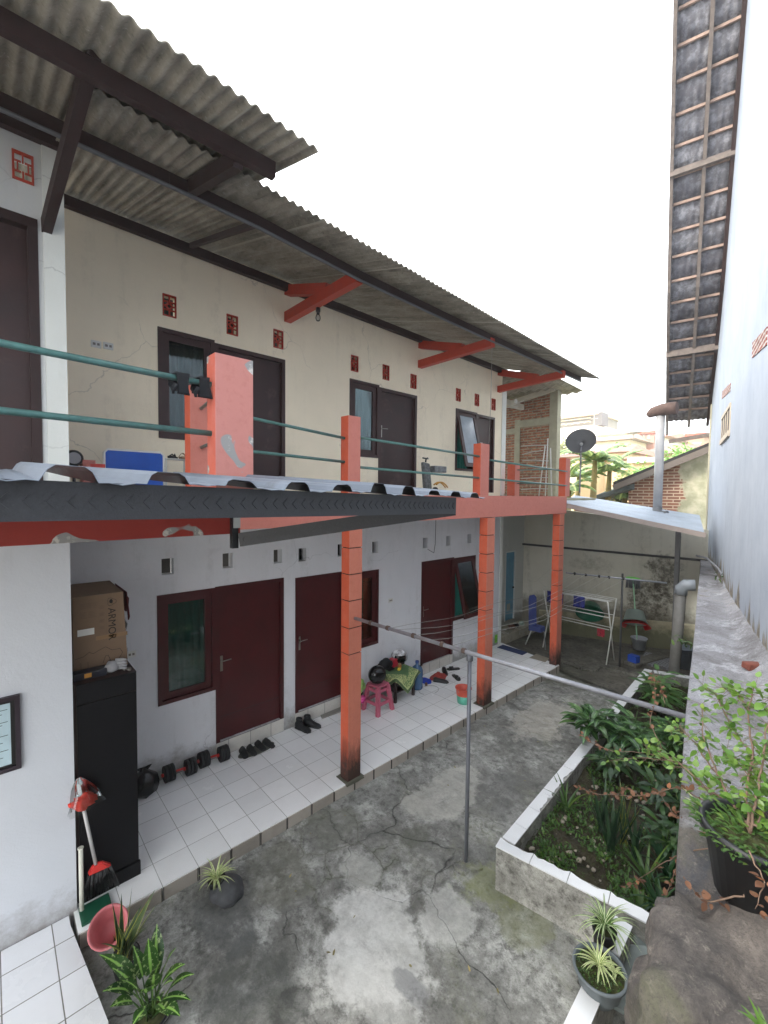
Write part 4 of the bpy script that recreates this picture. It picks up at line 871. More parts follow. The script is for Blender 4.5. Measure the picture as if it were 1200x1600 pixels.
for k, (t0, t1) in enumerate(((.165,.1),(.20,.22),(.28,.36),(.33,.46),(.40,.6))):
    a, c = ca.lerp(cb, t0), ra.lerp(rb, t1); pts = []
    for i in range(17):
        u = i/16; q = a.lerp(c, u); q.z -= (.12+.08*(k%2))*4*u*(1-u); q.x += .03*math.sin(u*11+k)*(1 if 0 < u < 1 else 0); q.z += .015*math.sin(u*19+k); pts.append(q)
    b = B(); b.tube(pts, .0022, 5); one('washing_line', b, M_WIRE, 'sagging wire washing line, %s of the five between crossbar and rear bar' % ('leftmost','second from the left','middle','second from the right','rightmost')[k], 'washing line', a, 'washing lines strung along the courtyard')
# ------------------------------------------------------------------ cabinet, box and clutter beside the veranda
M_CAB = mat('black_wardrobe', (7,7,12), .55, var=.1, bump=.02, spec=.25); M_CABE = mat('brown_edge', (50,34,32), .6)
cx1, cx0, cy0, cy1, czt = -.272, -.66, -.565, -.12, 1.82
CB = thing('cabinet', 'tall glossy black cupboard standing at the corner of the veranda', 'cabinet', (cx1,cy1,0))
b = B(); b.box(cx0,cy0,.0,cx1-.02,cy1,czt,.004); part('body', b, M_CABE, CB)
b = B(); b.box(cx1-.019,cy0+.02,.13,cx1,cy1,czt-.17,.004); part('door', b, M_CAB, CB)
b = B(); b.box(cx1-.019,cy0+.02,czt-.16,cx1+.002,cy1+.001,czt,.004); part('top_rail', b, M_CAB, CB)
b = B(); b.box(cx1-.019,cy0+.02,0,cx1+.012,cy1+.014,.12,.006); part('plinth', b, M_CAB, CB)
b = B(); b.box(cx0,cy1+.001,.0,cx1-.02,cy1+.006,czt-.002); part('side_panel', b, M_CAB, CB)
M_CARD = mat('brown_cardboard', (122,100,80), .85, var=.08, scale=4, bump=.08); M_INK = mat('printed_ink', (38,34,32), .8, bump=0); M_TAPE = mat('parcel_tape', (132,104,74), .35, bump=0)
bx1, bx0, by0, by1, bz0, bz1 = -.50, -1.16, -.535, -.135, czt+.003, 2.49
BX = thing('cardboard_box', 'worn brown printed cardboard box standing upright on the black cupboard', 'box', (bx1,by1,bz0))
b = B(); b.hexa([(bx0,by0,bz0),(bx1,by0,bz0),(bx1,by1,bz0),(bx0,by1,bz0),(bx0,by0,bz1),(bx1,by0,bz1),(bx1,by1-.03,bz1),(bx0+.02,by1-.02,bz1+.0)]); part('carton', b, M_CARD, BX)
def on_box(y, z, w, h, nm, mm, par=BX, x=bx1): 
    bb = B(); bb.box(x+.0005,y,z,x+.0018,y+w,z+h); return part(nm, bb, mm, par)
on_box(by0+.03,bz0+.33,.12,.055,'white_label',M_PLAST); on_box(by0+.16,bz0+.27,.24,.035,'tape',M_TAPE)
mw = Matrix(((0,0,1,bx1+.001),(0,1,0,by0+.255),(-1,0,0,bz1-.13),(0,0,0,1)))
# letters read downwards: text x-axis -> -z, text y-axis -> +y, normal +x
text_mesh('printed_word', 'ARMOR', .082, M_INK, mw, BX)
text_mesh('printed_word', 'S', .05, M_INK, Matrix(((0,0,1,bx1+.001),(0,1,0,by0+.262),(-1,0,0,bz1-.365),(0,0,0,1))), BX)
b = B(); q = []
for k in range(20):
    a0_, a1_ = 2*math.pi*k/20, 2*math.pi*(k+1)/20; rr = lambda a: .032+.006*math.cos(3*a)
    c0_ = Vector((bx1+.002, by0+.28+rr(a0_)*math.cos(a0_), bz1-.075+rr(a0_)*math.sin(a0_))); c1_ = Vector((bx1+.002, by0+.28+rr(a1_)*math.cos(a1_), bz1-.075+rr(a1_)*math.sin(a1_))); b.beam(c0_, c1_, .001, .003, (0,1,0.3))
b.blob((bx1+.001,by0+.28,bz1-.072),(.0012,.012,.018),2,.4,4); part('printed_badge', b, M_INK, BX)
b = B()
for (y, z, w, h) in ((.05,.60,.05,.05),(.10,.60,.04,.05),(.145,.60,.03,.05),(.05,.52,.05,.06),(.11,.52,.06,.06),(.19,.58,.04,.03),(.19,.52,.04,.03),(.19,.46,.04,.03),(.19,.40,.04,.03)):
    yy, zz = by0+y, bz0+z-.04
    for i in range(5): b.box(bx1+.0005, yy, zz+h*i/5, bx1+.0015, yy+w*(.95-.2*(i%2)), zz+h*i/5+.003)
b.box(bx1+.0005,by0+.238,bz0+.24,bx1+.0016,by0+.240,bz1-.05); part('small_print', b, mat('faded_ink', (108,88,72), .8, bump=0), BX)
b = B(); pr_ = [(.0,.11),(.06,.12),(.10,.15),(.13,.13),(.17,.15),(.22,.17),(.27,.13),(.33,.13),(.35,.09),(.32,.04),(.26,.03),(.24,.09),(.22,.09),(.2,.03)]
for a, c in zip(pr_, pr_[1:]): b.beam((bx1+.0015,by0+a[0]+.01,bz0+a[1]+.03),(bx1+.0015,by0+c[0]+.01,bz0+c[1]+.03),.001,.003,(0,.3,1))
for y in (.05,.1,.26): b.beam((bx1+.0015,by0+y,bz0+.03),(bx1+.0015,by0+y,bz0+.1),.001,.002,(0,1,0))
part('printed_outline', b, M_INK, BX)
b = B(); b.grid(lambda u, v: (bx0+.1+.5*u, by1+.012+.03*math.sin(u*5)*v+.05*v, bz1-.02-.28*v*(.7+.3*math.sin(u*9))), 14, 6, True)
one('dark_red_cloth', b, mat('dark_red_cloth', (84,30,36), .95, bump=.3), 'dark red rag hanging behind the right edge of the brown carton', 'cloth', (bx0+.3,by1+.02,bz0+.4), solid=.004)
b = B(); b.grid(lambda u, v: (bx1-.1-.12*u, by1+.01+.025*noise.noise(Vector((u*4,v*6,0))), bz0+.36*v+.01), 8, 14)
one('plastic_sheet', b, mat('crumpled_clear_plastic', (190,192,194), .25, bump=.6, bscale=14), 'crumpled pale plastic sheet tucked beside the carton on the cupboard', 'plastic sheet', (bx1-.15,by1,bz0), solid=.002)
gl = Vector((cx1-.12,-.28,czt)); M_GLV = mat('grey_work_glove', (150,150,152), .7, bump=.3)
b = B(); b.blob(gl+Vector((0,0,.05)), (.05,.06,.05), 2, .2); gv_ = one('work_glove', b, M_GLV, 'grey rubber glove lying with raised fingers in front of the carton', 'glove', gl)
for i in range(4):
    bb = B(); a = gl+Vector((.0,.03,.03+.024*i)); bb.tube([a, a+Vector((.03,.045,.004)), a+Vector((.045,.075,-.004))], [.014,.013,.009], 8); part('finger', bb, M_GLV, gv_)
b = B(); c = Vector((cx1-.13,-.46,czt)); b.box(c.x-.06,c.y-.09,c.z+.001,c.x+.04,c.y+.14,c.z+.06,.006); bb_ = one('small_box', b, mat('navy_case', (30,32,42), .5), 'small dark case with a yellow label on top of the cupboard', 'case', c)
b = B(); b.box(c.x+.0402,c.y-.02,c.z+.015,c.x+.042,c.y+.03,c.z+.05); part('yellow_label', b, mat('yellow_label', (196,140,60), .6), bb_)
for k, (dx, dy, s) in enumerate(((-.03,.02,.02),(.02,.09,.015),(.05,.12,.018))):
    b = B(); b.blob(gl+Vector((dx,dy,.015)), (s*1.6,s,.012), 2, .3); one('crumpled_scrap', b, mat('grey_scrap', (110,106,100), .8), ('dull crumpled scrap between carton and grey glove','small scrap just right of the grey glove','crumpled scrap at the right edge of the cupboard top')[k], 'scrap', gl+Vector((dx,dy,0)), 'scraps on the cupboard')
# framed notice
NF = thing('framed_notice', 'black framed printed notice behind glass on the left white wall', 'framed notice', (LWX-.01,-1.02,1.6))
b = B(); x = LWX-.009; y0,y1,z0,z1 = -1.30,-.895,1.33,1.885
for a in ((y0,z0,y1,z0+.03),(y0,z1-.03,y1,z1),(y0,z0+.03,y0+.03,z1-.03),(y1-.03,z0+.03,y1,z1-.03)): b.box(x,a[0],a[1],x+.028,a[2],a[3],.002)
part('frame', b, mat('dark_plum_frame', (44,34,44), .4), NF)
b = B(); b.box(x+.008,y0+.03,z0+.03,x+.012,y1-.03,z1-.03); part('backing', b, M_BLACK, NF)
b = B(); b.box(x+.0125,y0+.05,z0+.05,x+.014,y1-.055,z1-.05); part('paper', b, mat('pale_blue_paper', (176,198,206), .5, bump=0), NF)
b = B()
for i, z in enumerate((.46,.43,.41,.37,.35,.29,.27,.22,.17,.16,.11)): b.box(x+.0142,-1.2,z0+z,x+.0148,y1-.07-.03*(i%3),z0+z+.004)
part('printed_lines', b, M_INK, NF)
# ------------------------------------------------------------------ things round the cupboard foot
ph = Vector((-.21,-.53,0))
BR = thing('broom', 'red and black broom with grey handle leaning head down against the black cupboard', 'broom', (-.20,-.42,0))
M_RED = mat('red_plastic', (206,56,52), .4, bump=.03)
hb, ht = AX(150,1352,-.2), AX(122,1225,-.235)
b = B(); b.tube([hb, ht], .013, 10); part('handle', b, mat('grey_handle', (190,188,186), .4), BR)
b = B(); b.hexa([hb+Vector((-.03,-.06,-.045)),hb+Vector((.03,-.06,-.045)),hb+Vector((.03,.11,-.055)),hb+Vector((-.03,.11,-.055)),hb+Vector((-.015,-.02,.02)),hb+Vector((.015,-.02,.02)),hb+Vector((.015,.04,.015)),hb+Vector((-.015,.04,.015))]); bmesh.ops.bevel(b.m, geom=b.m.edges[:], offset=.01, segments=2, affect='EDGES'); part('shoulder', b, M_RED, BR)
b = B()
for i in range(150):
    u = random.random(); a = hb+Vector((jit(.025), -.055+.16*u, -.05)); b.tube([a, a+Vector((jit(.02), (u-.4)*.09, -.19+jit(.015)))], .0028, 4)
part('bristles', b, M_BLACK, BR)
c = AX(124,1238,-.22)
b = B(); prof = []
def bagf(u, v):
    a = 2*math.pi*u; r = (.015+.12*v**.8)*(1+.18*math.sin(a*3+v*4)+.1*math.sin(a*7)); 
    return (c.x+.02+r*.6*math.cos(a), c.y+.035*v+r*math.sin(a)*.9, c.z+.13-.25*v+.02*math.sin(a)*v)
b.grid(bagf, 36, 12); BG = one('plastic_bag', b, glass('thin_plastic', (235,236,238)), 'clear plastic bag holding red cloth, pulled over the broom handle', 'bag', c, solid=0)
b = B(); b.blob(c+Vector((.02,.03,-.08)), (.04,.075,.06), 3, .35, 3); part('red_cloth', b, mat('red_cloth', (214,62,48), .85, bump=.4), BG)
b = B(); b.tube([(-.19,-.505,.0),(-.195,-.50,.12),(-.20,-.50,.24)], .02, 12, cap=True); 
wb, wt = AX(128,1428,-.17), AX(126,1325,-.19)
b = B(); b.tube([wb, wt], .016, 14); b.lathe([(.016,0),(.021,.004),(.021,.012),(.014,.012)], wt-Vector((0,0,.008)), 14, capb=False); one('plastic_pipe', b, mat('cream_pvc', (205,204,190), .45, dirt=.2), 'short cream plastic pipe standing beside the left wall corner', 'pipe', wb)
bc = AZ(182,1408,-.02)
b = B(); b.box(-.21,-.57,.002,-.03,-.36,.03,.01); GT = one('green_tray', b, mat('green_plastic', (16,74,52), .45), 'flat green plastic tray behind the pink basket', 'tray', (-.1,-.45,.0))
b = B(); b.xf = Matrix.Translation(AZ(172,1446,.0)+Vector((.05,0,0))) @ Matrix.Rotation(R(38), 4, 'Y') @ Matrix.Rotation(R(12), 4, 'X') @ Matrix.Scale(1.12, 4)
b.lathe([(.07,-.02),(.075,-.02),(.105,.15),(.118,.155),(.118,.165),(.108,.165),(.098,.15),(.068,-.008),(.0,-.008)], (0,0,0), 30, capb=True)
one('wash_basket', b, mat('faded_pink_plastic', (176,96,100), .6, var=.2, scale=6, dirt=.35, dcol=(190,160,156)), 'faded pink round bucket tipped on its side below the left wall', 'bucket', AZ(170,1440,-.1))
# ------------------------------------------------------------------ veranda objects
def frame(loc, rz=0): return Matrix.Translation(loc) @ Matrix.Rotation(rz, 4, 'Z')
M_BAG = mat('black_bin_bag', (14,14,18), .22, bump=1.2, bscale=9)
c = Vector((-1.38,.19,0)); b = B(); b.lathe([(.02,0),(.11,.01),(.14,.06),(.14,.12),(.11,.20),(.05,.27),(.02,.30)], c, 32)
for v in b.m.verts: n = noise.noise(v.co*14); v.co += Vector((n,noise.noise(v.co*13+Vector((5,0,0))),0))*.03
BB = one('rubbish_bag', b, M_BAG, 'knotted shiny black rubbish bag on the tiles beside the black cupboard', 'bag', c)
for s in (-1, 1):
    b = B(); b.leaf(c+Vector((0,0,.27)), (0,s*.8,.5), (1,0,0), .09, .05, .3, 3); part('knot_ear', b, M_BAG, BB)
M_RUB = mat('black_rubber', (24,25,28), .6, var=.15, bump=.1)
def dumbbell(y0, y1, lab):
    T = thing('dumbbell', lab, 'dumbbell', (-1.40,(y0+y1)/2,0), 0, 'dumbbells along the wall')
    dx = .05
    b = B(); b.tube([(-1.42,y0-.03,.095),(-1.38,y1+.03,.095)], .013, 10); part('bar', b, mat('red_bar', (190,44,36), .4), T)
    for yc in (y0, y1):
        b = B(); xx = -1.42+.04*(yc-y0)/(y1-y0)
        for i in range(3):
            y_ = yc-.057+.038*i; b.tube([(xx,y_,.095),(xx,y_+.004,.095),(xx,y_+.032,.095),(xx,y_+.036,.095)], [.084,.093,.093,.084], 22)
        part('weight', b, M_RUB, T)
        b = B(); b.tube([(xx,yc-.085,.095),(xx,yc-.06,.095)], .02, 10); part('collar', b, mat('red_bar', (190,44,36), .4), T)
dumbbell(.46,.69,'black dumbbell with red bar nearest the rubbish bag'); dumbbell(.86,1.09,'black dumbbell with red bar nearest the flip flops')
M_FOAM = mat('black_foam', (34,34,36), .75, bump=.1)
def sandal(loc, rz, s=1, strap='x', name='sandal', mat_=None, lab='', grp=None, cat='sandal'):
    T = thing(name, lab, cat, loc, rz, grp); mm = mat_ or M_FOAM
    out = [(0,-.13),(.034,-.12),(.04,-.06),(.036,0),(.048,.06),(.044,.11),(.02,.135),(-.015,.132),(-.04,.10),(-.045,.05),(-.033,-.02),(-.038,-.08),(-.03,-.12)]
    b = B(); b.prism([(x*s,y*s) for x,y in out], 0, .022); bmesh.ops.bevel(b.m, geom=b.m.edges[:], offset=.003, segments=1, affect='EDGES'); part('sole', b, mm, T, local=True)
    b = B()
    if strap == 'x': b.grid(lambda u, v: ((-.046+.092*u)*s, (.01+.07*v)*s, .02+.045*math.sin(math.pi*u)), 10, 4, True)
    else:
        b.tube([(0,.085*s,.024),(-.012,.06*s,.05),(-.038*s,-.01,.022)], .007, 6); b.tube([(0,.085*s,.024),(.012,.06*s,.05),(.04*s,-.01,.022)], .007, 6)
    part('strap', b, mm, T, local=True, solid=.004 if strap == 'x' else 0); return T
c = Vector((-1.31,1.50,0)); b = B(); b.xf = frame(c, 0); b.prism([(.10*math.cos(a), .25*math.sin(a)) for a in [k*2*math.pi/28 for k in range(28)]], .001, .009); one('door_mat', b, mat('grey_green_mat', (86,88,80), .95, bump=.4), 'small oval grey mat under the black sandals by the first door', 'mat', c)
for k, (y, x, l) in enumerate(((1.33,-1.33,'black sandal at the near end of the oval mat'),(1.43,-1.31,'second black sandal from the near end of the oval mat'),(1.56,-1.33,'third black sandal from the near end of the oval mat'),(1.67,-1.31,'black sandal at the far end of the oval mat'))):
    sandal((x,y,.010), R(80+k*5), .95, 'x', lab=l, grp='sandals on the oval mat')
def boot(loc, rz, lab, grp, high=True, mm=None, name='shoe', s=1.):
    T = thing(name, lab, 'shoe', loc, rz, grp); mm = mm or M_RUB
    b = B(); 
    secs = [(-.13,.034,.10 if high else .07),(-.10,.042,.135 if high else .08),(-.05,.044,.13 if high else .07),(0,.042,.085 if high else .062),(.05,.045,.06),(.10,.042,.05),(.135,.025,.035)]
    rings = []
    for y, w, h in secs: rings.append([b.v((w*s*math.cos(a)*1.0, y*s, max(.004, .5*h*s+.5*h*s*math.sin(a)))) for a in [2*math.pi*k/12 for k in range(12)]])
    for A, D in zip(rings, rings[1:]):
        for k in range(12): b.face([A[k], A[(k+1)%12], D[(k+1)%12], D[k]], sm=True)
    b.face(rings[0][::-1]); b.face(rings[-1]); part('upper', b, mm, T, local=True)
    b = B(); out = [(0,-.14),(.036,-.13),(.044,-.05),(.04,0),(.05,.07),(.04,.12),(0,.148),(-.04,.12),(-.05,.07),(-.04,0),(-.044,-.05),(-.036,-.13)]
    b.prism([(x*s,y*s) for x,y in out], 0, .022); part('sole', b, M_BLACK, T, local=True)
    if high:
        b = B(); b.lathe([(.040,0),(.043,.03),(.040,.05),(.034,.05),(.034,.0)], (0,-.075*s,.10), 14, sy=1.25, capb=False); part('ankle_collar', b, mm, T, local=True)
        b = B()
        for i in range(4): b.tube([(-.022,-.01+.022*i,.115-.016*i),(.022,-.005+.022*i,.115-.016*i)], .003, 5)
        part('laces', b, M_FOAM, T, local=True)
    return T
boot((-1.33,2.22,0), R(-75), 'black high boot, nearer one of the pair below the second door', 'black boots below the second door'); boot((-1.33,2.37,0), R(-60), 'black high boot, farther one of the pair below the second door', 'black boots below the second door')
b = B(); b.prism([(-1.48,2.62),(-1.40,2.60),(-1.38,2.9),(-1.42,3.12),(-1.49,3.1)], .001, .02); one('cardboard_scrap', b, mat('grey_scrap_board', (140,136,128), .9), 'flattened grey cardboard scrap below the maroon door behind the first column', 'cardboard', (-1.44,2.8,0))
# pink stool
M_PINK = mat('dusty_pink_plastic', (190,96,118), .42, var=.08, bump=.04)
ST = thing('stool', 'dusty pink plastic stool carrying a shiny black helmet', 'stool', (-1.07,3.42,0), R(4))
b = B(); b.box(-.125,-.125,.40,.125,.125,.43,.012); part('seat', b, M_PINK, ST, local=True)
for sx in (-1, 1):
    for sy in (-1, 1):
        b = B(); t, f_ = Vector((sx*.105, sy*.105, .40)), Vector((sx*.16, sy*.16, .0))
        w = .028; b.hexa([f_+Vector((-w,-w,0)),f_+Vector((w,-w,0)),f_+Vector((w,w,0)),f_+Vector((-w,w,0)),t+Vector((-w,-w,0)),t+Vector((w,-w,0)),t+Vector((w,w,0)),t+Vector((-w,w,0))]); part('leg', b, M_PINK, ST, local=True)
for z, e in ((.34,.11),(.15,.135)):
    for s in (-1, 1):
        b = B(); b.box(s*(e+.0)-.008,-e,z-.025,s*e+.008,e,z+.025); part('stretcher', b, M_PINK, ST, local=True)
        b = B(); b.box(-e,s*e-.008,z-.024,e,s*e+.008,z+.024); part('stretcher', b, M_PINK, ST, local=True)
M_HEL = mat('gloss_black_shell', (12,12,14), .08, bump=0, var=.05)
def helmet(loc, rz, lab, shell, full=True, white=False):
    T = thing('helmet', lab, 'helmet', loc, rz, 'motorcycle helmets by the low table'); r = .125
    b = B()
    def f(u, v):
        a = 2*math.pi*u; e = math.pi*(.02+.70*v); rr = r*math.sin(e); z = r*1.08*math.cos(e)
        return (rr*math.cos(a)*.93, rr*math.sin(a)*1.12, z+.13)
    nu, nv = 40, 22; g = [[b.v(f(i/nu, j/nv)) for j in range(nv+1)] for i in range(nu)]
    for i in range(nu):
        for j in range(nv):
            a = (i+.5)/nu*360; v = (j+.5)/nv
            if abs(a-0) < 48 or abs(a-360) < 48:
                if .52 < v < (.84 if full else 1.1): continue
            b.face([g[i][j], g[(i+1)%nu][j], g[(i+1)%nu][j+1], g[i][j+1]], sm=True)
    part('shell', b, shell, T, local=True, solid=.01)
    b = B(); b.grid(lambda u, v: tuple(Vector(f((u-.5)*.30, .50+.36*v)[:2]+(f(0,.5+.36*v)[2],))*1.0+Vector((.008*math.cos((u-.5)*1.9),0,0))), 14, 6, True); part('visor', b, mat('smoked_visor', (10,11,13), .06, bump=0), T, local=True)
    b = B(); b.lathe([(.085,.02),(.10,.05),(.10,.14),(.05,.2)], (0,0,.0), 20, sy=1.1, capb=False); part('padding', b, M_FOAM, T, local=True)
    return T
helmet((-1.07,3.40,.432), R(-20), 'shiny black full face helmet on the pink stool', M_HEL)
TB = thing('low_table', 'small dark wooden side table hidden under a green batik cloth', 'table', (-1.22,3.98,0))
b = B(); b.box(-1.46,3.74,.40,-1.0,4.24,.43,.004); part('table_top', b, M_WOODD, TB)
for x in (-1.43,-1.04):
    for y in (3.77,4.19):
        b = B(); b.box(x-.02,y-.02,0,x+.02,y+.02,.40); part('leg', b, M_WOODD, TB)
b = B(); b.box(-1.42,3.80,.14,-1.05,4.18,.155); part('shelf', b, M_WOODD, TB)
m = NM('green_batik'); uv = m.n('TexCoord').outputs['UV']; s = m.n('SeparateXYZ'); m.l(uv, s.inputs[0])
du = m.math('ABSOLUTE', m.math('SUBTRACT', s.outputs[0], .5)); dv = m.math('ABSOLUTE', m.math('SUBTRACT', s.outputs[1], .5)); dd = m.math('MAXIMUM', du, dv)
pat = m.noise(uv, 22, 2, .4, 2.5); n_ = m.noise(uv, 6, 3)
cc = m.mix(m.ramp(pat, [(.50, 0), (.53, 1)]), sc((96,128,78)), sc((196,202,140)))
cc = m.mix(m.ramp(dd, [(.24, 1), (.26, 0)]), cc, sc((88,122,78))); cc = m.mix(m.ramp(m.math('ABSOLUTE', m.math('SUBTRACT', dd, .43)), [(.008, 1), (.012, 0)]), cc, sc((190,200,140))); cc = m.mix(m.ramp(m.math('ABSOLUTE', m.math('SUBTRACT', dd, .47)), [(.02, 1), (.03, 0)]), cc, sc((74,96,60)))
m.col(cc); m.rough(.9)
cc0 = Vector((-1.22,3.98)); ang = R(42)
def cloth(u, v):
    p_ = Vector(((u-.5)*.78, (v-.5)*.78)); q = Vector((p_.x*math.cos(ang)-p_.y*math.sin(ang), p_.x*math.sin(ang)+p_.y*math.cos(ang)))
    hx, hy = .235, .255; ox, oy = max(0, abs(q.x)-hx), max(0, abs(q.y)-hy); o = math.hypot(ox, oy)
    x = max(-hx-.012, min(hx+.012, q.x)); y = max(-hy-.012, min(hy+.012, q.y)); rip = .012*math.sin(math.atan2(q.y, q.x)*9)*min(1, o*8)
    if ox > 0: x += math.copysign(.012+.12*o+rip, q.x)
    if oy > 0: y += math.copysign(.012+.10*o+rip, q.y)
    return (cc0.x+x, cc0.y+y, .437-o*.97+.003*noise.noise(Vector((q.x*12,q.y*12,0))))
b = B(); b.grid(cloth, 60, 60); one('tablecloth', b, m.m, 'green batik cloth with cream border draped cornerwise over the low table', 'tablecloth', (-1.22,3.98,.44), solid=.003)
helmet((-1.36,4.17,.437), R(-35), 'white and black striped helmet at the far corner of the green cloth', mat('white_black_shell', (190,190,192), .15, var=.9, scale=14, bump=0), full=False)
c = Vector((-1.36,3.85,.44)); b = B(); b.blob(c+Vector((0,0,.08)), (.11,.12,.09), 3, .15, 3); CP = one('cap', b, mat('black_fabric', (26,26,30), .9, bump=.4), 'soft black bag-like cap lying between the two helmets', 'cap', c)
b = B(); b.grid(lambda u, v: (c.x+.08+.07*u, c.y-.07+.14*v, c.z+.045-.02*u), 4, 6); part('brim', b, mat('black_fabric', (26,26,30), .9), CP, solid=.004)
c = Vector((-1.34,4.03,.44)); b = B(); b.box(c.x-.06,c.y-.055,c.z,c.x+.04,c.y+.055,c.z+.13,.015); RB = one('food_box', b, mat('crimson_plastic', (190,44,62), .45), 'crimson plastic box on the green cloth between helmets', 'box', c)
b = B(); b.box(c.x-.064,c.y-.059,c.z+.115,c.x+.044,c.y+.059,c.z+.138,.008); part('lid', b, mat('crimson_plastic', (190,44,62), .45), RB)
c = Vector((-1.20,4.02,.44)); b = B(); b.lathe([(.03,0),(.033,.02),(.033,.07),(.025,.08)], c, 16, capt=True); BT = one('jar', b, mat('amber_jar', (170,110,60), .3), 'small amber jar in front of the crimson box', 'jar', c)
b = B(); b.lathe([(.027,.078),(.027,.095),(.02,.098)], c, 16, capt=True); part('lid', b, mat('tan_lid', (160,130,96), .5), BT)
c = Vector((-1.16,3.97,.44)); b = B(); b.blob(c+Vector((0,0,.025)), (.028,.035,.026), 2, .1); one('lemon', b, mat('yellow_peel', (226,198,60), .5), 'small yellow lemon on the front edge of the green cloth', 'lemon', c)
# water gallon
c = Vector((-1.17,4.42,0)); b = B(); b.lathe([(.10,0),(.125,.01),(.13,.05),(.122,.10),(.13,.14),(.13,.19),(.122,.21),(.13,.24),(.13,.32),(.10,.38),(.035,.42),(.03,.46)], c, 28, capt=True)
for v in b.m.verts: v.co.x = c.x+(v.co.x-c.x)*.8; v.co.y = c.y+(v.co.y-c.y)*.8
GL = one('water_bottle', b, mat('blue_bottle', (70,104,140), .12, bump=0), 'large blue refill water bottle standing behind the green cloth', 'bottle', c)
b = B(); b.lathe([(.03,.45),(.032,.46),(.032,.49),(.02,.495)], c, 16, capt=True); part('cap', b, mat('blue_cap', (40,70,130), .4), GL)
# packs, bag behind column
c = Vector((-1.30,3.12,0)); b = B(); b.blob(c+Vector((0,0,.19)), (.10,.14,.22), 3, .2, 2, flat=-.19); one('backpack', b, mat('dark_bag', (34,28,30), .85, bump=.4), 'slumped dark bag on the floor behind the pink stool', 'bag', c)
c = Vector((-1.18,3.13,.36)); b = B(); b.blob(c+Vector((0,0,.06)), (.06,.10,.11), 3, .25, 3); SP = one('snack_bag', b, mat('green_white_wrapper', (150,196,110), .3, var=.5, scale=14), 'green and white plastic wrapper on top of the slumped dark bag', 'packet', c)
c = Vector((-1.08,3.12,.22)); b = B(); b.blob(c+Vector((0,0,.03)), (.035,.05,.06), 2, .2, 3); one('snack_bag', b, mat('magenta_wrapper', (196,60,130), .3, var=.2, scale=20), 'magenta plastic packet below the green wrapper beside the stool', 'packet', c-Vector((0,0,.03)))
# shoes and cloths by the third door
def heap(loc, rx, ry, h, mm, name, lab, cat):
    b = B()
    def f(u, v):
        a = 2*math.pi*u; r = v; k = 1+.25*noise.noise(Vector((math.cos(a)*1.5, math.sin(a)*1.5, loc[0]*3)))
        return (loc[0]+rx*r*k*math.cos(a), loc[1]+ry*r*k*math.sin(a), loc[2]+.006+h*(1-r**1.6)*(1+.5*noise.noise(Vector((math.cos(a)*r*4, math.sin(a)*r*4, 7)))))
    b.grid(f, 30, 10); return one(name, b, mm, lab, cat, loc, solid=.004)
heap((-1.20,5.03,0), .13, .19, .09, mat('brick_red_cloth', (160,66,60), .95, bump=.3), 'folded_cloth', 'brick red cloth heap among the black shoes by the third door', 'cloth')
heap((-1.29,4.74,0), .14, .13, .03, mat('royal_blue_cloth', (30,60,170), .85, bump=.3, var=.35, scale=12), 'folded_cloth', 'royal blue cloth lying flat next to the blue water bottle', 'cloth')
M_SHOE = mat('black_shoe_leather', (26,24,25), .45, bump=.1)
boot((-1.06,4.93,0), R(-60), 'black low shoe in front of the brick red cloth', 'black low shoes by the third door', False, M_SHOE)
boot((-1.27,5.30,0), R(-130), 'black low shoe just behind the brick red cloth', 'black low shoes by the third door', False, M_SHOE)
sandal((-1.26,5.55,0), R(150), 1, 'x', 'slipper', M_SHOE, 'black slipper farthest along toward the third window', 'black slippers by the third door', 'slipper')
sandal((-.98,5.28,0), R(-115), 1, 'x', 'slipper', M_SHOE, 'black slipper standing apart nearest to the two tone bucket', 'black slippers by the third door', 'slipper')
c = Vector((-1.13,4.62,0)); b = B(); b.lathe([(.022,0),(.024,.05),(.012,.06)], c, 12, capt=True); one('small_bottle', b, mat('brown_pot', (110,76,56), .5), 'tiny brown pot on the tiles beside the blue cloth', 'pot', c)
b = B(); b.tube([(-.98+.13*math.cos(a)*1.1, 4.52+.20*math.sin(a), .006) for a in [k*.3 for k in range(18)]], .004, 5); one('cable_loop', b, M_WIRE, 'thin pale cord lying in a loop on the tiles', 'cord', (-.98,4.52,0))
# two tone bucket
def bucket(loc, r, h, m1, name, lab, cat='bucket', m2=None, handle=True, grp=None, tilt=None):
    T = thing(name, lab, cat, loc, 0, grp); 
    b = B(); b.lathe([(r*.74,0),(r*.76,.0),(r*.88,h*.55),(r*.84,h*.55),(r*.72,.012),(.001,.012)] if m2 else [(r*.74,0),(r*.98,h*.94),(r*1.07,h*.95),(r*1.07,h),(r*.97,h),(r*.72,.012),(.001,.012)], (0,0,0), 28); part('body', b, m1, T, local=True)
    if m2:
        b = B(); b.lathe([(r*.86,h*.50),(r*.9,h*.55),(r*1.0,h*.94),(r*1.08,h*.95),(r*1.08,h),(r*.98,h),(r*.86,h*.5)], (0,0,0), 28, capb=False); part('upper_bucket', b, m2, T, local=True)
    if handle:
        b = B(); b.tube([(0,math.cos(a)*r*1.08,h*.93-math.sin(a)*r*.55) for a in [math.pi*k/12 for k in range(13)]], .004, 6); part('handle', b, M_METAL, T, local=True)
    return T
bucket((-.32,4.62,0), .125, .25, mat('mint_plastic', (96,180,156), .45), 'bucket', 'orange red bucket stacked in a mint green one beside the second column', 'bucket', mat('orange_plastic', (214,92,72), .45))
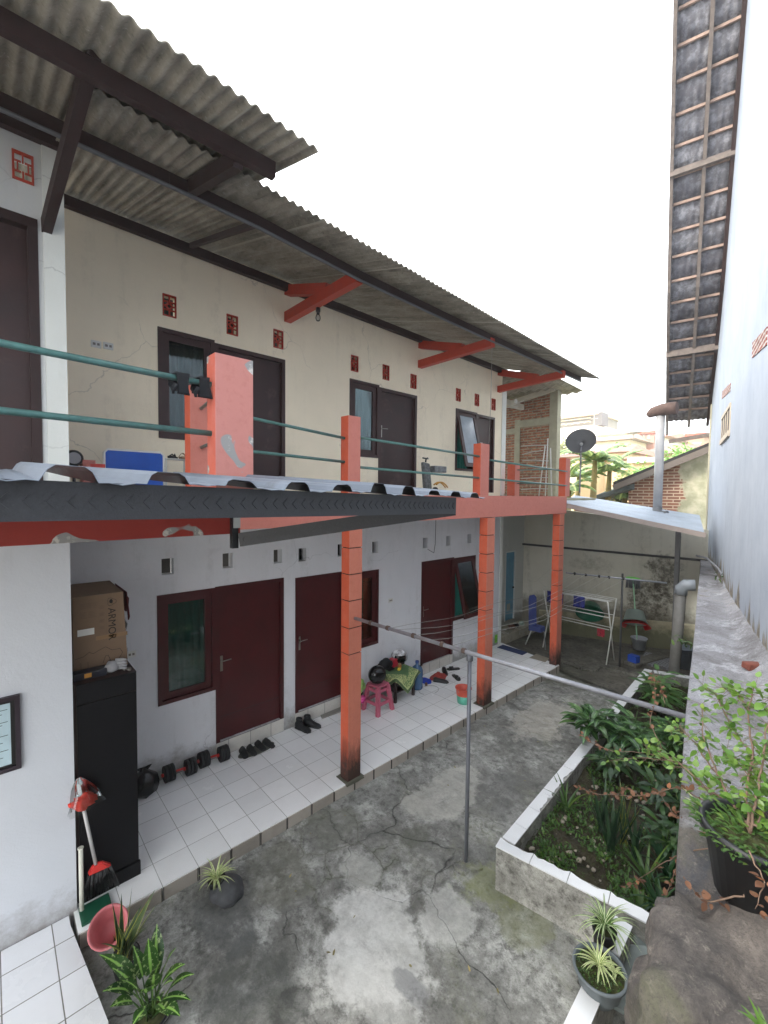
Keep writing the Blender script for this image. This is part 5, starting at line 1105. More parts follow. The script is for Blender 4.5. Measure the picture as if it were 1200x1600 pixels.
# doormat, scrap and sticker near the last column
b = B(); q = [AZ(x, y, 0) for x, y in ((777,1012),(786,1008),(824,1020),(816,1024))]; b.prism([(v.x, v.y) for v in q], .002, .012); one('door_mat', b, mat('navy_mat', (44,58,96), .95, bump=.5, bscale=90), 'dark blue rectangular mat at the far end of the tiled veranda', 'mat', q[0])
b = B(); q = [AZ(x, y, 0) for x, y in ((827,1028),(838,1022),(858,1029),(852,1035))]; b.prism([(v.x, v.y) for v in q], .002, .008); one('cardboard_scrap', b, mat('tan_board', (150,142,126), .9), 'pale flattened cardboard at the foot of the last column', 'cardboard', q[0])
q = AX(775, 998, -1.48); b = B(); b.box(-1.485,q.y-.04,q.z-.09,-1.475,q.y+.05,q.z+.09,.004); one('green_packet', b, mat('lime_packet', (130,200,70), .5, var=.6, scale=30), 'lime green packet leaning against the white pilaster', 'packet', (-1.48,q.y,q.z-.09))
# ------------------------------------------------------------------ laundry yard things
M_WT = mat('white_tube', (206,206,200), .4, bump=.02)
DR = thing('drying_rack', 'white tubular folding drying rack in the laundry yard', 'drying rack', (-.2,8.55,-.1))
rx0, rx1 = -.85, .53
for x in (rx0, rx1):
    for s in (-1, 1):
        b = B(); b.tube([(x, 8.52-s*.22, -.10), (x, 8.52+s*.24, 1.22)], .013, 8); part('leg', b, M_WT, DR)
for y, z in ((8.30,1.22),(8.41,1.21),(8.52,1.20),(8.63,1.21),(8.74,1.22),(8.36,.88),(8.66,.88),(8.40,.62),(8.6,.62)):
    b = B(); b.tube([(rx0,y,z),(rx1,y,z)], .008, 7); part('bar', b, M_WT, DR)
def hang(x0, x1, y, z, dl, mm, name, lab, cat='towel', dz2=None):
    b = B()
    b.grid(lambda u, v: (x0+(x1-x0)*u+.01*math.sin(v*5), y+(.018 if v > .5 else -.018)+.015*math.sin(u*14+v*3)*(abs(v-.5)*2), z+.012-abs(v-.5)*2*(dl if v < .5 else (dz2 or dl*.7))), 16, 14)
    return one(name, b, mm, lab, cat, ((x0+x1)/2, y, z), solid=.005)
M_NAVY = mat('navy_print_cloth', (34,40,110), .9, var=.7, scale=18, bump=.2)
hang(-.78,-.42,8.30,1.22,.26,M_NAVY,'towel','dark blue patterned towel on the rack left of the last column')
hang(-.18,.06,8.30,1.22,.24,M_NAVY,'towel','dark blue patterned towel on the rack right of the last column')
hang(-.82,-.55,8.63,1.20,.55,mat('tan_cloth', (150,124,100), .95),'towel','long tan cloth hanging at the left end of the rack')
hang(.30,.45,8.38,.60,.16,mat('crimson_check', (150,36,50), .9, var=.5, scale=40),'towel','small crimson checked cloth on the lowest rack bar')
CH = thing('ironing_board', 'blue upholstered board propped upright on metal legs in the laundry corner', 'ironing board', (-1.0,8.2,-.1))
q0, q1 = AY(831,985,8.2), AY(831,930,8.2)
b = B(); cx_, w_ = q0.x, .10
pts = [(cx_-w_+.02,q0.z-.02),(cx_+w_-.03,q0.z),(cx_+w_,q0.z+.1),(cx_+w_-.02,q1.z-.03),(cx_+.02,q1.z+.02),(cx_-w_+.02,q1.z-.02),(cx_-w_,q1.z-.1)]
f_ = [b.v((x,8.2,z)) for x,z in pts]; k_ = [b.v((x,8.23,z)) for x,z in pts]; b.face(f_); b.face(k_[::-1])
for i in range(len(pts)): b.face([f_[i],f_[(i+1)%len(pts)],k_[(i+1)%len(pts)],k_[i]])
part('board', b, mat('slate_blue_fabric', (60,72,130), .8), CH)
b = B(); q = AZ(821,1007,-.1); b.tube([(cx_,8.22,q0.z+.05), q], .013, 8); part('leg', b, M_WT, CH)
b = B(); b.tube([(cx_+.03,8.22,q0.z+.1),(cx_+.28,8.25,q0.z+.02),(cx_+.34,8.2,-.1)], .012, 8); part('leg', b, M_STEEL, CH)
b = B(); b.box(cx_+.06,8.12,q0.z+.02,cx_+.26,8.32,q0.z+.14,.02); part('pad', b, mat('slate_blue_fabric', (60,72,130), .8), CH)
def basin(c, r, h, mm, lab, tilt, name='wash_basin'):
    b = B(); b.xf = Matrix.Translation(c) @ Matrix.Rotation(R(20), 4, 'Z') @ Matrix.Rotation(R(tilt), 4, 'X'); b.lathe([(r*.72,0),(r*.98,h),(r*1.06,h),(r*1.06,h+.008),(r*.96,h+.008),(r*.70,.01),(.001,.01)], (0,0,0), 30)
    return one(name, b, mm, lab, 'basin', c)
def wallpt(px, py, off=.12):   # point a little in front of the back wall
    d0 = _ray(px, py); n0 = Vector(((bw1-bw0).y, -(bw1-bw0).x, 0)).normalized(); P_ = bw0+n0*off; return CAM+d0*((P_-CAM).dot(n0)/d0.dot(n0))
basin(wallpt(922,948,.25), .30, .20, mat('dark_green_plastic', (24,96,70), .45), 'dark green washing basin hanging upside down on the back wall', 128)
g1 = wallpt(992,955,.25); basin(g1, .25, .26, mat('zinc_tub', (150,164,156), .5, metal=.2, dirt=.2), 'grey zinc tub upturned above the red basin', 150)
g2 = wallpt(993,970,.2); basin(g2, .30, .13, mat('red_basin_plastic', (196,34,34), .4), 'red plastic basin leaning on the back wall below the grey tub', 150)
MP = thing('mop', 'mop with lime green head leaning head up on the back wall', 'mop', wallpt(996,1005,.4))
t_, f_ = wallpt(989,905,.2), wallpt(996,1008,.5)
b = B(); b.tube([f_, t_], .014, 8); part('handle', b, mat('pale_green_tube', (150,200,160), .4), MP)
b = B(); b.blob(t_+Vector((0,0,.02)), (.16,.05,.035), 3, 0); part('head', b, mat('lime_plastic', (120,210,90), .4), MP)
b = B()
for k in range(70):
    a = t_+Vector((jit(.14), jit(.03), 0)); b.tube([a, a+Vector((jit(.02),jit(.02),-.14-random.random()*.09))], .007, 4)
part('mop_strands', b, mat('grey_strands', (108,108,112), .95), MP)
q = AZ(998,1014,-.05); bucket(q, .16, .26, mat('pale_grey_plastic', (150,154,158), .5), 'bucket', 'pale grey bucket at the foot of the green mop')
q = AZ(1066,1042,-.1); bucket(q, .20, .42, mat('blue_grey_plastic', (110,120,132), .5), 'bucket', 'tall blue grey bucket half hidden behind the fat drain pipe', handle=False)
b = B(); q = AZ(989,1040,-.1); b.xf = frame(q, R(-15)); b.box(-.13,-.1,0,.13,1.1,.07,.01); one('concrete_block', b, M_LAUN, 'long low concrete step beside the patterned drain cover', 'step', q)
b = B(); q = AZ(990,1034,-.03); b.xf = frame(q, R(-15)); b.box(-.09,-.07,.0,.09,.07,.14,.012); one('blue_tub', b, mat('strong_blue_plastic', (24,70,170), .45), 'small square blue tub on the low concrete step', 'tub', q)
m = NM('chequer_plate'); p = m.pos(False); br = m.n('TexBrick'); br.inputs['Scale'].default_value = 1; br.inputs['Brick Width'].default_value = .10; br.inputs['Row Height'].default_value = .05; br.inputs['Mortar Size'].default_value = .012
br.inputs['Color1'].default_value = sc((150,152,156)); br.inputs['Color2'].default_value = sc((136,138,142)); br.inputs['Mortar'].default_value = sc((92,92,94)); m.l(p, br.inputs['Vector']); m.col(br.outputs[0]); m.rough(.7); m.bump(m.math('SUBTRACT', 1., br.outputs['Fac']), .6, .01)
b = B(); q = [AZ(x, y, -.06) for x, y in ((998,1034),(1009,1018),(1060,1029),(1056,1046))]; b.prism([(v.x, v.y) for v in q], -.12, -.06); one('drain_cover', b, m.m, 'large pale patterned drain cover at the end of the planting bed', 'cover', (q[0]+q[2])/2)
for k, (px, py, r, g, l) in enumerate(((806,975,.07,(30,28,28),'black rolled rag on the bathroom step'),(815,968,.06,(150,170,160),'pale bottle cluster on the bathroom step'),(800,968,.08,(90,60,50),'brown rag below the blue bathroom door'))):
    q = AX(px, py, -1.75); q.z = .1
    b = B(); b.blob(q+Vector((0,0,r*.6)), (r,r*1.2,r*.7), 3, .3, 3, flat=-r*.6); one('rag' if k != 1 else 'bottles', b, mat('rag%d' % k, g, .9, bump=.4), l, 'rag' if k != 1 else 'bottle', q)
# ------------------------------------------------------------------ things on the upper floor
UF = 3.376
b = B(); q0, q1 = AX(163,700,-.9), AX(256,706,-.9); T = thing('folding_table', 'blue topped folding table with white rim stood on edge on the upper floor', 'table', (-.9,(q0.y+q1.y)/2,UF))
zt_ = q0.z-.01; b.box(-.93,q0.y+.01,UF+.02,-.905,q1.y-.01,zt_-.008,.0); part('blue_top', b, mat('bright_blue_laminate', (28,84,176), .35, bump=0), T)
b = B(); b.tube([(-.915,q0.y,UF+.0),(-.915,q0.y,zt_-.03),(-.915,q0.y+.03,zt_),(-.915,q1.y-.03,zt_-.0),(-.915,q1.y,zt_-.03),(-.915,q1.y,UF)], .013, 8); part('white_rim', b, M_PLAST, T)
c = AX(115,716,-.9); b = B(); FN = thing('fan', 'small standing fan with dark round cage on the upper floor by the white pilaster', 'fan', (c.x,c.y,UF))
b.tube([c+Vector((-.03,0,0)), c+Vector((.01,0,0)), c+Vector((.03,0,0))], [.06,.075,.06], 22); part('cage', b, M_BLACK, FN)
b = B(); b.tube([c+Vector((.028,0,0)), c+Vector((.036,0,0))], .052, 20); part('blades', b, mat('grey_fan_blade', (150,150,152), .4), FN)
b = B(); b.tube([(c.x,c.y,UF+.01),(c.x,c.y,c.z-.06)], .012, 8); b.lathe([(.08,0),(.08,.012),(.02,.02)], (c.x,c.y,UF), 18, capt=True); part('stand', b, M_BLACK, FN)
for k, (px, py, w, h, col, l) in enumerate(((137,722,.10,.03,(196,120,110),'flat pink and white box on the upper floor left of the blue table'),(150,727,.12,.02,(200,70,60),'thin red box beside the blue table'))):
    q = AX(px, py, -.95); b = B(); b.box(q.x-.08,q.y-w/2,UF,q.x+.08,q.y+w/2,q.z+h/2,.004); one('shoe_box', b, mat('box%d' % k, col, .6, var=.3, scale=12), l, 'box', (q.x,q.y,UF))
c = AX(274,715,-1.0); SR = thing('shoe_rack', 'white wire shoe rack on the upper floor behind the orange posts', 'shoe rack', (c.x,c.y,UF))
for y in (c.y-.12, c.y+.12):
    b = B(); b.tube([(-1.1,y,UF),(-1.1,y,c.z-.02),(-.9,y,c.z-.02),(-.9,y,UF)], .008, 6); part('side_frame', b, M_WT, SR)
for x in (-1.08,-1.0,-.92):
    b = B(); b.tube([(x,c.y-.12,c.z-.02),(x,c.y+.12,c.z-.02)], .005, 6); part('shelf_wire', b, M_WT, SR)
sandal((-1.0,c.y-.03,c.z-.012), R(60), .8, 'y', 'sandal', M_FOAM, 'black strappy sandal on top of the white shoe rack, left one', 'sandals on the shoe rack'); sandal((-.98,c.y+.07,c.z-.012), R(80), .8, 'x', 'sandal', mat('tan_leather', (150,120,90), .6), 'tan and black sandal on top of the white shoe rack, right one', 'sandals on the shoe rack')
# gloves hung over the rail
M_WOOL = mat('black_wool', (24,26,30), .95, bump=.6, bscale=120)
for k, (px, l) in enumerate(((281,'black knitted glove on the green rail, left one'),(315,'black knitted glove on the green rail next to the big post'))):
    q = AX(px, 590+ (px-281)*.2, 1.03); q.z = 4.092
    b = B()
    def gf(u, v, q=q, k=k):
        w = (.040+.010*math.sin(v*6+k))*(1 if v > .1 else .8); s = -1 if v < .5 else 1; dz = abs(v-.5)*2
        return (q.x+s*(.022+.012*dz)+(.0 if abs(v-.5) > .06 else 0), q.y+(u-.5)*2*w+.01*s, q.z+.026-dz*(.13 if s > 0 else .10)-.010*math.cos((u-.5)*5)*0)
    b.grid(gf, 8, 16); G = one('glove', b, M_WOOL, l, 'glove', q, 'gloves on the rail', solid=.012)
    b = B(); b.tube([(q.x+.038,q.y-.035,q.z-.05),(q.x+.045,q.y-.055,q.z-.085),(q.x+.04,q.y-.05,q.z-.11)], [.013,.012,.008], 8); part('thumb', b, M_WOOL, G)
# pushchair like bundle near the second upper door
c = AX(668,750,-.9); PC = thing('pushchair', 'folded grey pushchair with black pads and yellow curved tubes on the upper floor', 'pushchair', (-.9,c.y,UF))
b = B(); z1_ = AX(665,722,-.9).z; b.hexa([(-.95,c.y-.06,UF+.05),(-.87,c.y-.06,UF+.05),(-.87,c.y+.10,UF+.02),(-.95,c.y+.10,UF+.02),(-.97,c.y-.10,z1_),(-.90,c.y-.10,z1_),(-.90,c.y+.06,z1_-.02),(-.97,c.y+.06,z1_-.02)]); bmesh.ops.bevel(b.m, geom=b.m.edges[:], offset=.012, segments=2, affect='EDGES'); part('backrest', b, mat('mottled_grey_fabric', (96,98,98), .8, var=.6, scale=30), PC)
b = B(); b.tube([(-.93,c.y-.02,z1_),(-.92,c.y-.02,z1_+.06),(-.92,c.y+.02,z1_+.07)], .014, 8); b.tube([(-.92,c.y-.10,z1_+.065),(-.92,c.y+.03,z1_+.06)], .012, 8); part('grip', b, M_BLACK, PC)
b = B(); b.box(-.96,c.y+.12,z1_-.16,-.84,c.y+.42,z1_-.05,.02); part('tray', b, mat('silver_black', (110,112,114), .35, var=.6, scale=16), PC)
b = B()
for o in (0, .05): b.tube([(-.88+o,c.y+.14+.30*t, UF+.16*math.sin(math.pi*(.25+.6*t))+.06-.0*o) for t in [i/10 for i in range(11)]], .012, 8)
part('yellow_tube', b, mat('yellow_tube', (206,150,50), .4), PC)
b = B(); b.tube([(-.85,c.y+.12,UF+.07),(-.82,c.y+.12,UF+.07)], .065, 20); part('wheel', b, M_RUB, PC)
# satellite dish beyond the corner post
DQ = AY(908,692,8.0); SDH = thing('satellite_dish', 'dark grey satellite dish tilted skyward behind the corner post', 'satellite dish', (DQ.x,8.0,3.4))
b = B(); zx = Vector((.26,-.85,.45)).normalized(); b.xf = Matrix.Translation(DQ) @ zx.to_track_quat('Z','Y').to_matrix().to_4x4()
b.lathe([(.001,.0),(.12,.012),(.22,.04),(.28,.075),(.29,.08)], (0,0,0), 36, capb=False); part('dish', b, mat('dark_dish_paint', (84,84,86), .6, var=.12), SDH, solid=.006)
b = B(); b.tube([DQ+Vector((.05,-.08,-.05)), DQ+Vector((.06,-.14,-.16)), DQ+Vector((.03,-.05,-.45))], .014, 8); b.tube([DQ, Vector((DQ.x,8.0,3.45))], .016, 8); part('mast', b, M_STEEL, SDH)
b = B(); b.blob(DQ+Vector((.05,-.1,-.04)), .035, 2, 0); part('receiver', b, mat('grey_lnb', (160,160,160), .5), SDH)
# drying rack on the terrace
TR = thing('drying_rack', 'bent white drying rack on the rear terrace before the brick wall', 'drying rack', (-1.0,8.4,3.34))
for (a, c) in (((856,685),(852,775)),((860,700),(862,775)),((852,695),(842,775))):
    b = B(); b.tube([AY(a[0],a[1],8.3), AY(c[0],c[1],8.3)], .014, 7); part('leg', b, M_WT, TR)
for (a, c) in (((814,697),(857,696)),((816,710),(848,704)),((816,720),(857,720)),((812,736),(858,732)),((814,748),(856,746)),((814,765),(856,764))):
    b = B(); b.tube([AY(a[0],a[1],8.3), AY((a[0]+c[0])/2,(a[1]+c[1])/2-1,8.3), AY(c[0],c[1],8.3)], .010, 7); part('bar', b, mat('grey_white_tube', (176,178,172), .5), TR)
q = AY(806,625,8.6); b = B(); b.lathe([(.012,.03),(.03,.01),(.045,-.03),(.03,-.07),(.001,-.08)], q, 14); one('light_bulb', b, mat('white_glass', (226,226,220), .2), 'white light bulb under the rear roof by the brick wall', 'bulb', q)
q = AY(790,637,7.75); b = B(); b.tube([q, q+Vector((.25,.1,.0))], .01, 6); b.tube([q+Vector((.06,0,-.0)), q+Vector((.40,.1,.12))], .006, 6); b.tube([q+Vector((.06,0,0)), q+Vector((.38,.1,-.08))], .006, 6); AN = one('antenna', b, M_WT, 'small forked television antenna on the end pilaster', 'antenna', q)
q = Vector((-1.0,7.75,3.38)); q = AY(795,770,7.9); b = B(); b.lathe([(.10,0),(.16,.06),(.165,.06),(.15,.06)], (q.x-.05,7.9,3.36), 20); one('white_basin', b, M_PLAST, 'white bowl on the terrace behind the orange post', 'bowl', (q.x-.05,7.9,3.36))
# thin cable hanging from the eave
b = B(); q = AX(769,540,.0); b.tube([AX(769,541,-.1), AX(767,620,-.15), AX(764,693,-.1)], .004, 5); one('cable', b, M_WIRE, 'thin cable dropping from the eave to the second balcony post', 'cable', AX(769,541,-.1))
b = B(); b.tube([AX(681,812,-.2), AX(680,850,-.6), AX(678,864,-1.3), AX(668,858,-1.45)], .004, 5); one('cable', b, M_DWIRE, 'dark cable looping from the beam to the lower wall vents', 'cable', AX(681,812,-.2))
# ------------------------------------------------------------------ plants
random.seed(21)
M_SPI = leafmat('spider_leaf', (96,140,60), (130,170,84), streak=((226,232,176), .13, True)); M_SPI2 = leafmat('spider_leaf_centre', (88,130,62), (120,160,84), streak=((224,230,190), .16, False))
M_SNK = leafmat('snake_leaf', (30,58,34), (66,92,56), streak=((190,186,84), .40, True)); M_SNKD = leafmat('snake_leaf_dark', (22,48,30), (64,94,62))
M_DIEF = leafmat('speckled_leaf', (30,64,28), (62,100,42), streak=((150,196,96), .06, False), spots=(170,190,130)); M_PHIL = leafmat('dark_glossy_leaf', (40,78,42), (84,124,68), streak=((116,160,92), .03, False), rough=.3)
M_LIME = leafmat('lime_leaf', (74,112,42), (118,150,66), rough=.4); M_DRY = leafmat('dry_brown_leaf', (100,68,50), (142,100,74), rough=.8)
M_GRASS = leafmat('weed_leaf', (48,80,34), (90,122,54)); M_BANA = leafmat('banana_leaf', (92,126,66), (146,170,104), streak=((200,216,140), .05, False))
M_TWIG = mat('thin_twig', (112,92,78), .85, var=.25, scale=20); M_SOIL2 = mat('mossy_soil', (58,62,30), .95, var=.5, scale=30, bump=1, bscale=60)
M_POTB = mat('black_plant_pot', (24,25,28), .5, var=.15); 
def rosette(b, c, n, L, w, droop, spread=(.5,1.2), up=1.1, seg=6, tip=1, fold=.3, base=.35):
    for i in range(n):
        a = 2.399*i+jit(.3); e = random.uniform(*spread); d = Vector((math.cos(a)*e, math.sin(a)*e, up*random.uniform(.6, 1.2)))
        b.leaf(Vector(c)+Vector((jit(.012), jit(.012), 0)), d, (0,0,1), L*random.uniform(.65, 1.1), w*random.uniform(.8, 1.1), droop*random.uniform(.7, 1.3), seg, fold, tip, base)
def pot(T, c, r, h, mm, name='pot', taper=.72):
    b = B(); b.lathe([(r*taper,0),(r*.96,h*.9),(r*1.06,h*.9),(r*1.06,h),(r*.94,h),(r*.88,h*.86)], c, 28); part(name, b, mm, T)
    b = B(); b.lathe([(r*.9,h*.84),(r*.5,h*.88),(.002,h*.89)], c, 20, capb=False); part('potting_soil', b, M_SOIL2, T)
# spider plant on the dark stone trough by the veranda
c = AZ(348,1400,GZ); T = thing('potted_plant', 'small striped spider plant in a black pot set in a dark rounded stone', 'plant', c)
b = B(); b.blob(c+Vector((.03,.03,.05)), (.15,.13,.09), 4, .10, 1.5, flat=-.07); part('stone_block', b, mat('dark_basalt', (72,73,76), .7, var=.3, scale=14, bump=.6, bscale=30, dirt=.2, dcol=(110,108,100)), T)
pot(T, c+Vector((-.06,-.03,.03)), .07, .11, M_POTB); b = B(); rosette(b, c+Vector((-.06,-.03,.13)), 34, .21, .018, 1.0, seg=7); part('leaves', b, M_SPI, T)
# snake plant and dumb cane at the lower left
c = AZ(196,1520,GZ); T = thing('potted_plant', 'yellow edged snake plant with upright blades beside the entrance step', 'plant', c)
pot(T, c, .09, .14, M_POTB); b = B()
for px, py, yy, w in ((206,1388,.02,.05),(152,1422,-.1,.045),(176,1410,-.2,.045),(238,1392,.1,.06),(244,1400,-.02,.06),(220,1415,.05,.07),(190,1400,-.1,.06),(198,1425,-.3,.05),(184,1440,-.25,.045),(160,1470,-.35,.04),(215,1430,-.15,.045),(228,1440,-.05,.04)):
    t = AY(px, py, c.y+yy*.6); s0_ = c+Vector((jit(.03), jit(.03), .12)); d = t-s0_; b.leaf(s0_, d+Vector((0,0,.05)), (jit(1), -1, .4), d.length*1.05, w*1.35, .12, 7, .35, 1, .5)
part('leaves', b, M_SNK, T)
c = AZ(236,1612,GZ); T = thing('potted_plant', 'leafy green plant with pale speckled leaves at the bottom left corner', 'plant', c)
pot(T, c, .10, .12, M_POTB); b = B(); st = B()
for k, (px, py, z, w) in enumerate(((245,1448,.42,.10),(160,1490,.36,.10),(165,1545,.30,.10),(272,1482,.40,.09),(300,1520,.30,.07),(296,1560,.2,.06),(240,1520,.40,.09),(268,1530,.34,.08),(195,1530,.36,.09),(210,1480,.38,.08),(262,1585,.14,.07),(225,1575,.2,.08),(250,1500,.44,.08),(180,1512,.34,.10),(285,1505,.36,.09),(222,1545,.34,.10),(250,1560,.28,.09),(175,1570,.22,.09),(280,1585,.16,.08),(232,1470,.42,.10),(208,1600,.1,.08))):
    t = AZ(px, py, z); s0_ = c+Vector((jit(.03), jit(.03), .12)); m_ = s0_.lerp(t, .42)+Vector((0,0,.06)); st.tube([s0_, m_], [.007,.004], 5); d = t-m_; b.leaf(m_, d+Vector((0,0,d.length*.35)), (0,0,1), d.length*1.08, w, .55, 7, .18, 1, .12)
part('leaves', b, M_DIEF, T); part('stems', st, M_GRASS, T)
# bowl planter and hanging pot at the lower right
M_BOWL = mat('grey_blue_bowl', (100,108,112), .55, var=.15, dirt=.3, dcol=(66,68,64))
c = AZ(936,1556,.17); T = thing('potted_plant', 'spider plant and moss in a round grey bowl on the white tiled kerb', 'plant', c); r = .155
b = B(); b.lathe([(r*.55,0),(r*.8,.07),(r*.97,.17),(r*1.05,.175),(r*1.05,.19),(r*.95,.19),(r*.9,.16)], c, 32); part('bowl', b, M_BOWL, T)
b = B(); b.grid(lambda u, v: (c.x+r*.92*v*math.cos(6.2832*u), c.y+r*.92*v*math.sin(6.2832*u), c.z+.165+.015*noise.noise(Vector((math.cos(6.28*u)*v*6, math.sin(6.28*u)*v*6, 2)))), 30, 8); part('potting_soil', b, M_SOIL2, T)
b = B(); rosette(b, c+Vector((-.02,.02,.17)), 30, .19, .015, 1.0, (.5,1.3), seg=7); rosette(b, c+Vector((.07,.05,.17)), 16, .10, .010, .9); part('leaves', b, M_SPI, T)
b = B()
for k in range(260):
    a = random.uniform(0, 6.28); q = r*.85*math.sqrt(random.random()); b.leaf(c+Vector((q*math.cos(a), q*math.sin(a), .17)), (jit(1), jit(1), .8), (0,0,1), .018, .01, .3, 2)
part('moss', b, M_GRASS, T)
c = AZ(943,1500,.12); T = thing('potted_plant', 'spider plant spilling from a tall black pot at the corner of the planting bed', 'plant', c)
pot(T, c, .075, .24, M_POTB, taper=.8); b = B(); rosette(b, c+Vector((0,0,.24)), 46, .27, .016, 1.25, (.4,1.3), 1.2, seg=9); part('leaves', b, M_SPI2, T)
# ---- planting bed
def bedpt(px, py, z=.12): return AZ(px, py, z)
def big_bush(c, n, R_, H, L, w, mm, name, lab, cat='plant', stems=8, droop=.5, grp=None):
    T = thing(name, lab, cat, c, 0, grp); b = B(); s = B()
    for k in range(stems):
        a = random.uniform(0, 6.28); r_ = R_*random.uniform(.2, .8); t = Vector(c)+Vector((r_*math.cos(a)*.8, r_*math.sin(a), H*random.uniform(.6, 1))); s.tube([c, Vector(c).lerp(t, .5)+Vector((0,0,H*.12)), t], [.012,.009,.005], 6)
        for i in range(n//stems):
            u = random.uniform(.45, 1.0); p_ = Vector(c).lerp(t, u)+Vector((jit(.05), jit(.05), H*.1*math.sin(u*3))); aa = 2.4*i+jit(.4); d = Vector((math.cos(aa), math.sin(aa), random.uniform(-.1, .6))); pe = p_+d*L*.35
            s.tube([p_, pe], .003, 4, cap=False); b.leaf(pe, d, (0,0,1), L*random.uniform(.7, 1.15), w*random.uniform(.8, 1.1), droop, 5, .15, 1, .12)
    part('leaves', b, mm, T); part('stems', s, M_GRASS, T); return T
G = 'leafy bushes at the far end of the bed'
big_bush(bedpt(925,1165), 84, .42, .52, .26, .085, M_PHIL, 'leafy_shrub', 'broad dark green bush leaning over the white coping into the courtyard', grp=G)
big_bush(bedpt(985,1180), 80, .38, .50, .26, .085, M_PHIL, 'leafy_shrub', 'dark green bush in the middle of the bed under the crossbar', grp=G)
big_bush(bedpt(1030,1120), 90, .40, .60, .24, .075, leafmat('brighter_leaf', (62,104,52), (108,148,80), rough=.4), 'leafy_shrub', 'brighter green bush beside the fat drain pipe at the far end', grp=G)
big_bush(bedpt(1050,1190), 70, .30, .55, .24, .08, M_PHIL, 'leafy_shrub', 'dark green bush pressed against the ledge', grp=G)
def blades(c, n, L, w, mm, name, lab, droop=.15, spread=(.1,.35), grp=None, seg=6):
    T = thing(name, lab, 'plant', c, 0, grp); b = B(); rosette(b, Vector(c), n, L, w, droop, spread, 1.0, seg, 1, .35, .5); part('leaves', b, mm, T); return T
G = 'snake plants in the bed'
blades(bedpt(940,1300), 9, .55, .05, M_SNKD, 'snake_plant', 'slim dark snake plant left of the tall one', grp=G)
blades(bedpt(955,1335), 15, .62, .055, M_SNKD, 'snake_plant', 'tall dark snake plant in the centre of the planting bed', grp=G)
blades(bedpt(975,1320), 8, .60, .05, M_SNK, 'snake_plant', 'yellow edged snake plant just behind the tall dark one', grp=G)
blades(bedpt(993,1345), 9, .48, .055, M_SNKD, 'snake_plant', 'shorter dark snake plant right of the tall one', grp=G)
G = 'strappy green plants in the bed'
blades(bedpt(1010,1385), 16, .42, .04, M_GRASS, 'strappy_plant', 'bright green strappy plant with arching blades near the ledge', .8, (.3,.9), G)
blades(bedpt(885,1265), 12, .40, .035, M_GRASS, 'strappy_plant', 'bromeliad like plant by the long white coping', .8, (.3,1.), G)
blades(bedpt(1030,1420), 18, .34, .03, leafmat('dark_strap', (28,60,34), (50,92,50)), 'strappy_plant', 'dark grassy clump in the near right corner of the bed', .9, (.4,1.), G)
blades(bedpt(1000,1425), 10, .26, .04, M_GRASS, 'strappy_plant', 'small light green clump near the front coping', .7, (.4,1.), G)
blades(bedpt(1045,1375), 18, .45, .05, leafmat('dark_strap2', (34,72,46), (60,104,66)), 'strappy_plant', 'large shaded green clump at the foot of the ledge', .6, (.3,1.), G)
G = 'shady leafy plants along the ledge'
big_bush(bedpt(1052,1290), 64, .26, .42, .20, .06, leafmat('shade_leaf', (30,60,34), (60,96,54)), 'leafy_shrub', 'low dark bush at the foot of the ledge behind the snake plants', grp=G)
big_bush(bedpt(1040,1340), 64, .26, .34, .17, .05, leafmat('shade_leaf2', (34,66,34), (66,104,50)), 'leafy_shrub', 'fern like dark bush between snake plants and ledge', grp=G)
big_bush(bedpt(960,1215), 64, .30, .36, .20, .06, leafmat('shade_leaf3', (36,66,38), (70,104,58)), 'leafy_shrub', 'low leafy plant just in front of the large bushes', grp=G)
b = B()
for k in range(2600):
    u, v = random.random(), random.random(); y = 2.45+5.1*v**1.5+.2*u; x = (1.98-.42*(y-2.2)/5.5)+((3.1-.9*(y-2.2)/5.5)-(1.98-.42*(y-2.2)/5.5))*u
    if noise.noise(Vector((x*3, y*3, 9))) < -.08: continue
    for i in range(3): b.leaf((x+jit(.03), y+jit(.03), .13+.03*noise.noise(Vector((x*5,y*5,0)))), (jit(1), jit(1), random.uniform(.3, 1.2)), (0,0,1), random.uniform(.02, .05), random.uniform(.012, .025), .4, 2, .2)
o = part('ground_cover', b, leafmat('ground_cover_leaf', (48,84,34), (92,128,52))); o['kind'] = 'stuff'; o['label'] = 'low weeds covering the soil of the planting bed'
b = B()
for k in range(160):
    y = 2.45+3.5*random.random()**1.3; x = 1.95+random.random()*1.05; s = random.uniform(.010, .03); b.blob((x,y,.13), (s,s*1.2,s*.5), 1, .3)
o = part('pebbles', b, mat('pale_pebble', (150,140,126), .8, var=.4, scale=9)); o['kind'] = 'stuff'; o['label'] = 'scattered pale pebbles and crumbs on the soil'
# ---- shrub in the black pot on the ledge
c = AZ(1172,1400,2.0); T = thing('potted_plant', 'thorny shrub with round lime leaves and dry brown shoots in the big black pot', 'plant', c)
pot(T, c, .145, .24, M_POTB, taper=.7)
b = B()
for k in range(520):
    a = random.uniform(0, 6.28); q = .17*math.sqrt(random.random()); b.leaf(c+Vector((q*math.cos(a), q*math.sin(a), .21+.03*random.random())), (math.cos(a)+jit(.6), math.sin(a)+jit(.6), .5), (0,0,1), random.uniform(.02,.035), .014, .5, 2)
part('moss', b, M_GRASS, T)
def br(pts, y0, y1):
    n = len(pts); q = [AY(px, py, y0+(y1-y0)*i/(n-1)) for i, (px, py) in enumerate(pts)]; out = []
    for i in range(n-1):
        for j in range(5): out.append(q[i].lerp(q[i+1], j/5)+Vector((jit(.004), jit(.004), jit(.004))))
    out.append(q[-1]); return out
tw, lf, dry = B(), B(), B()
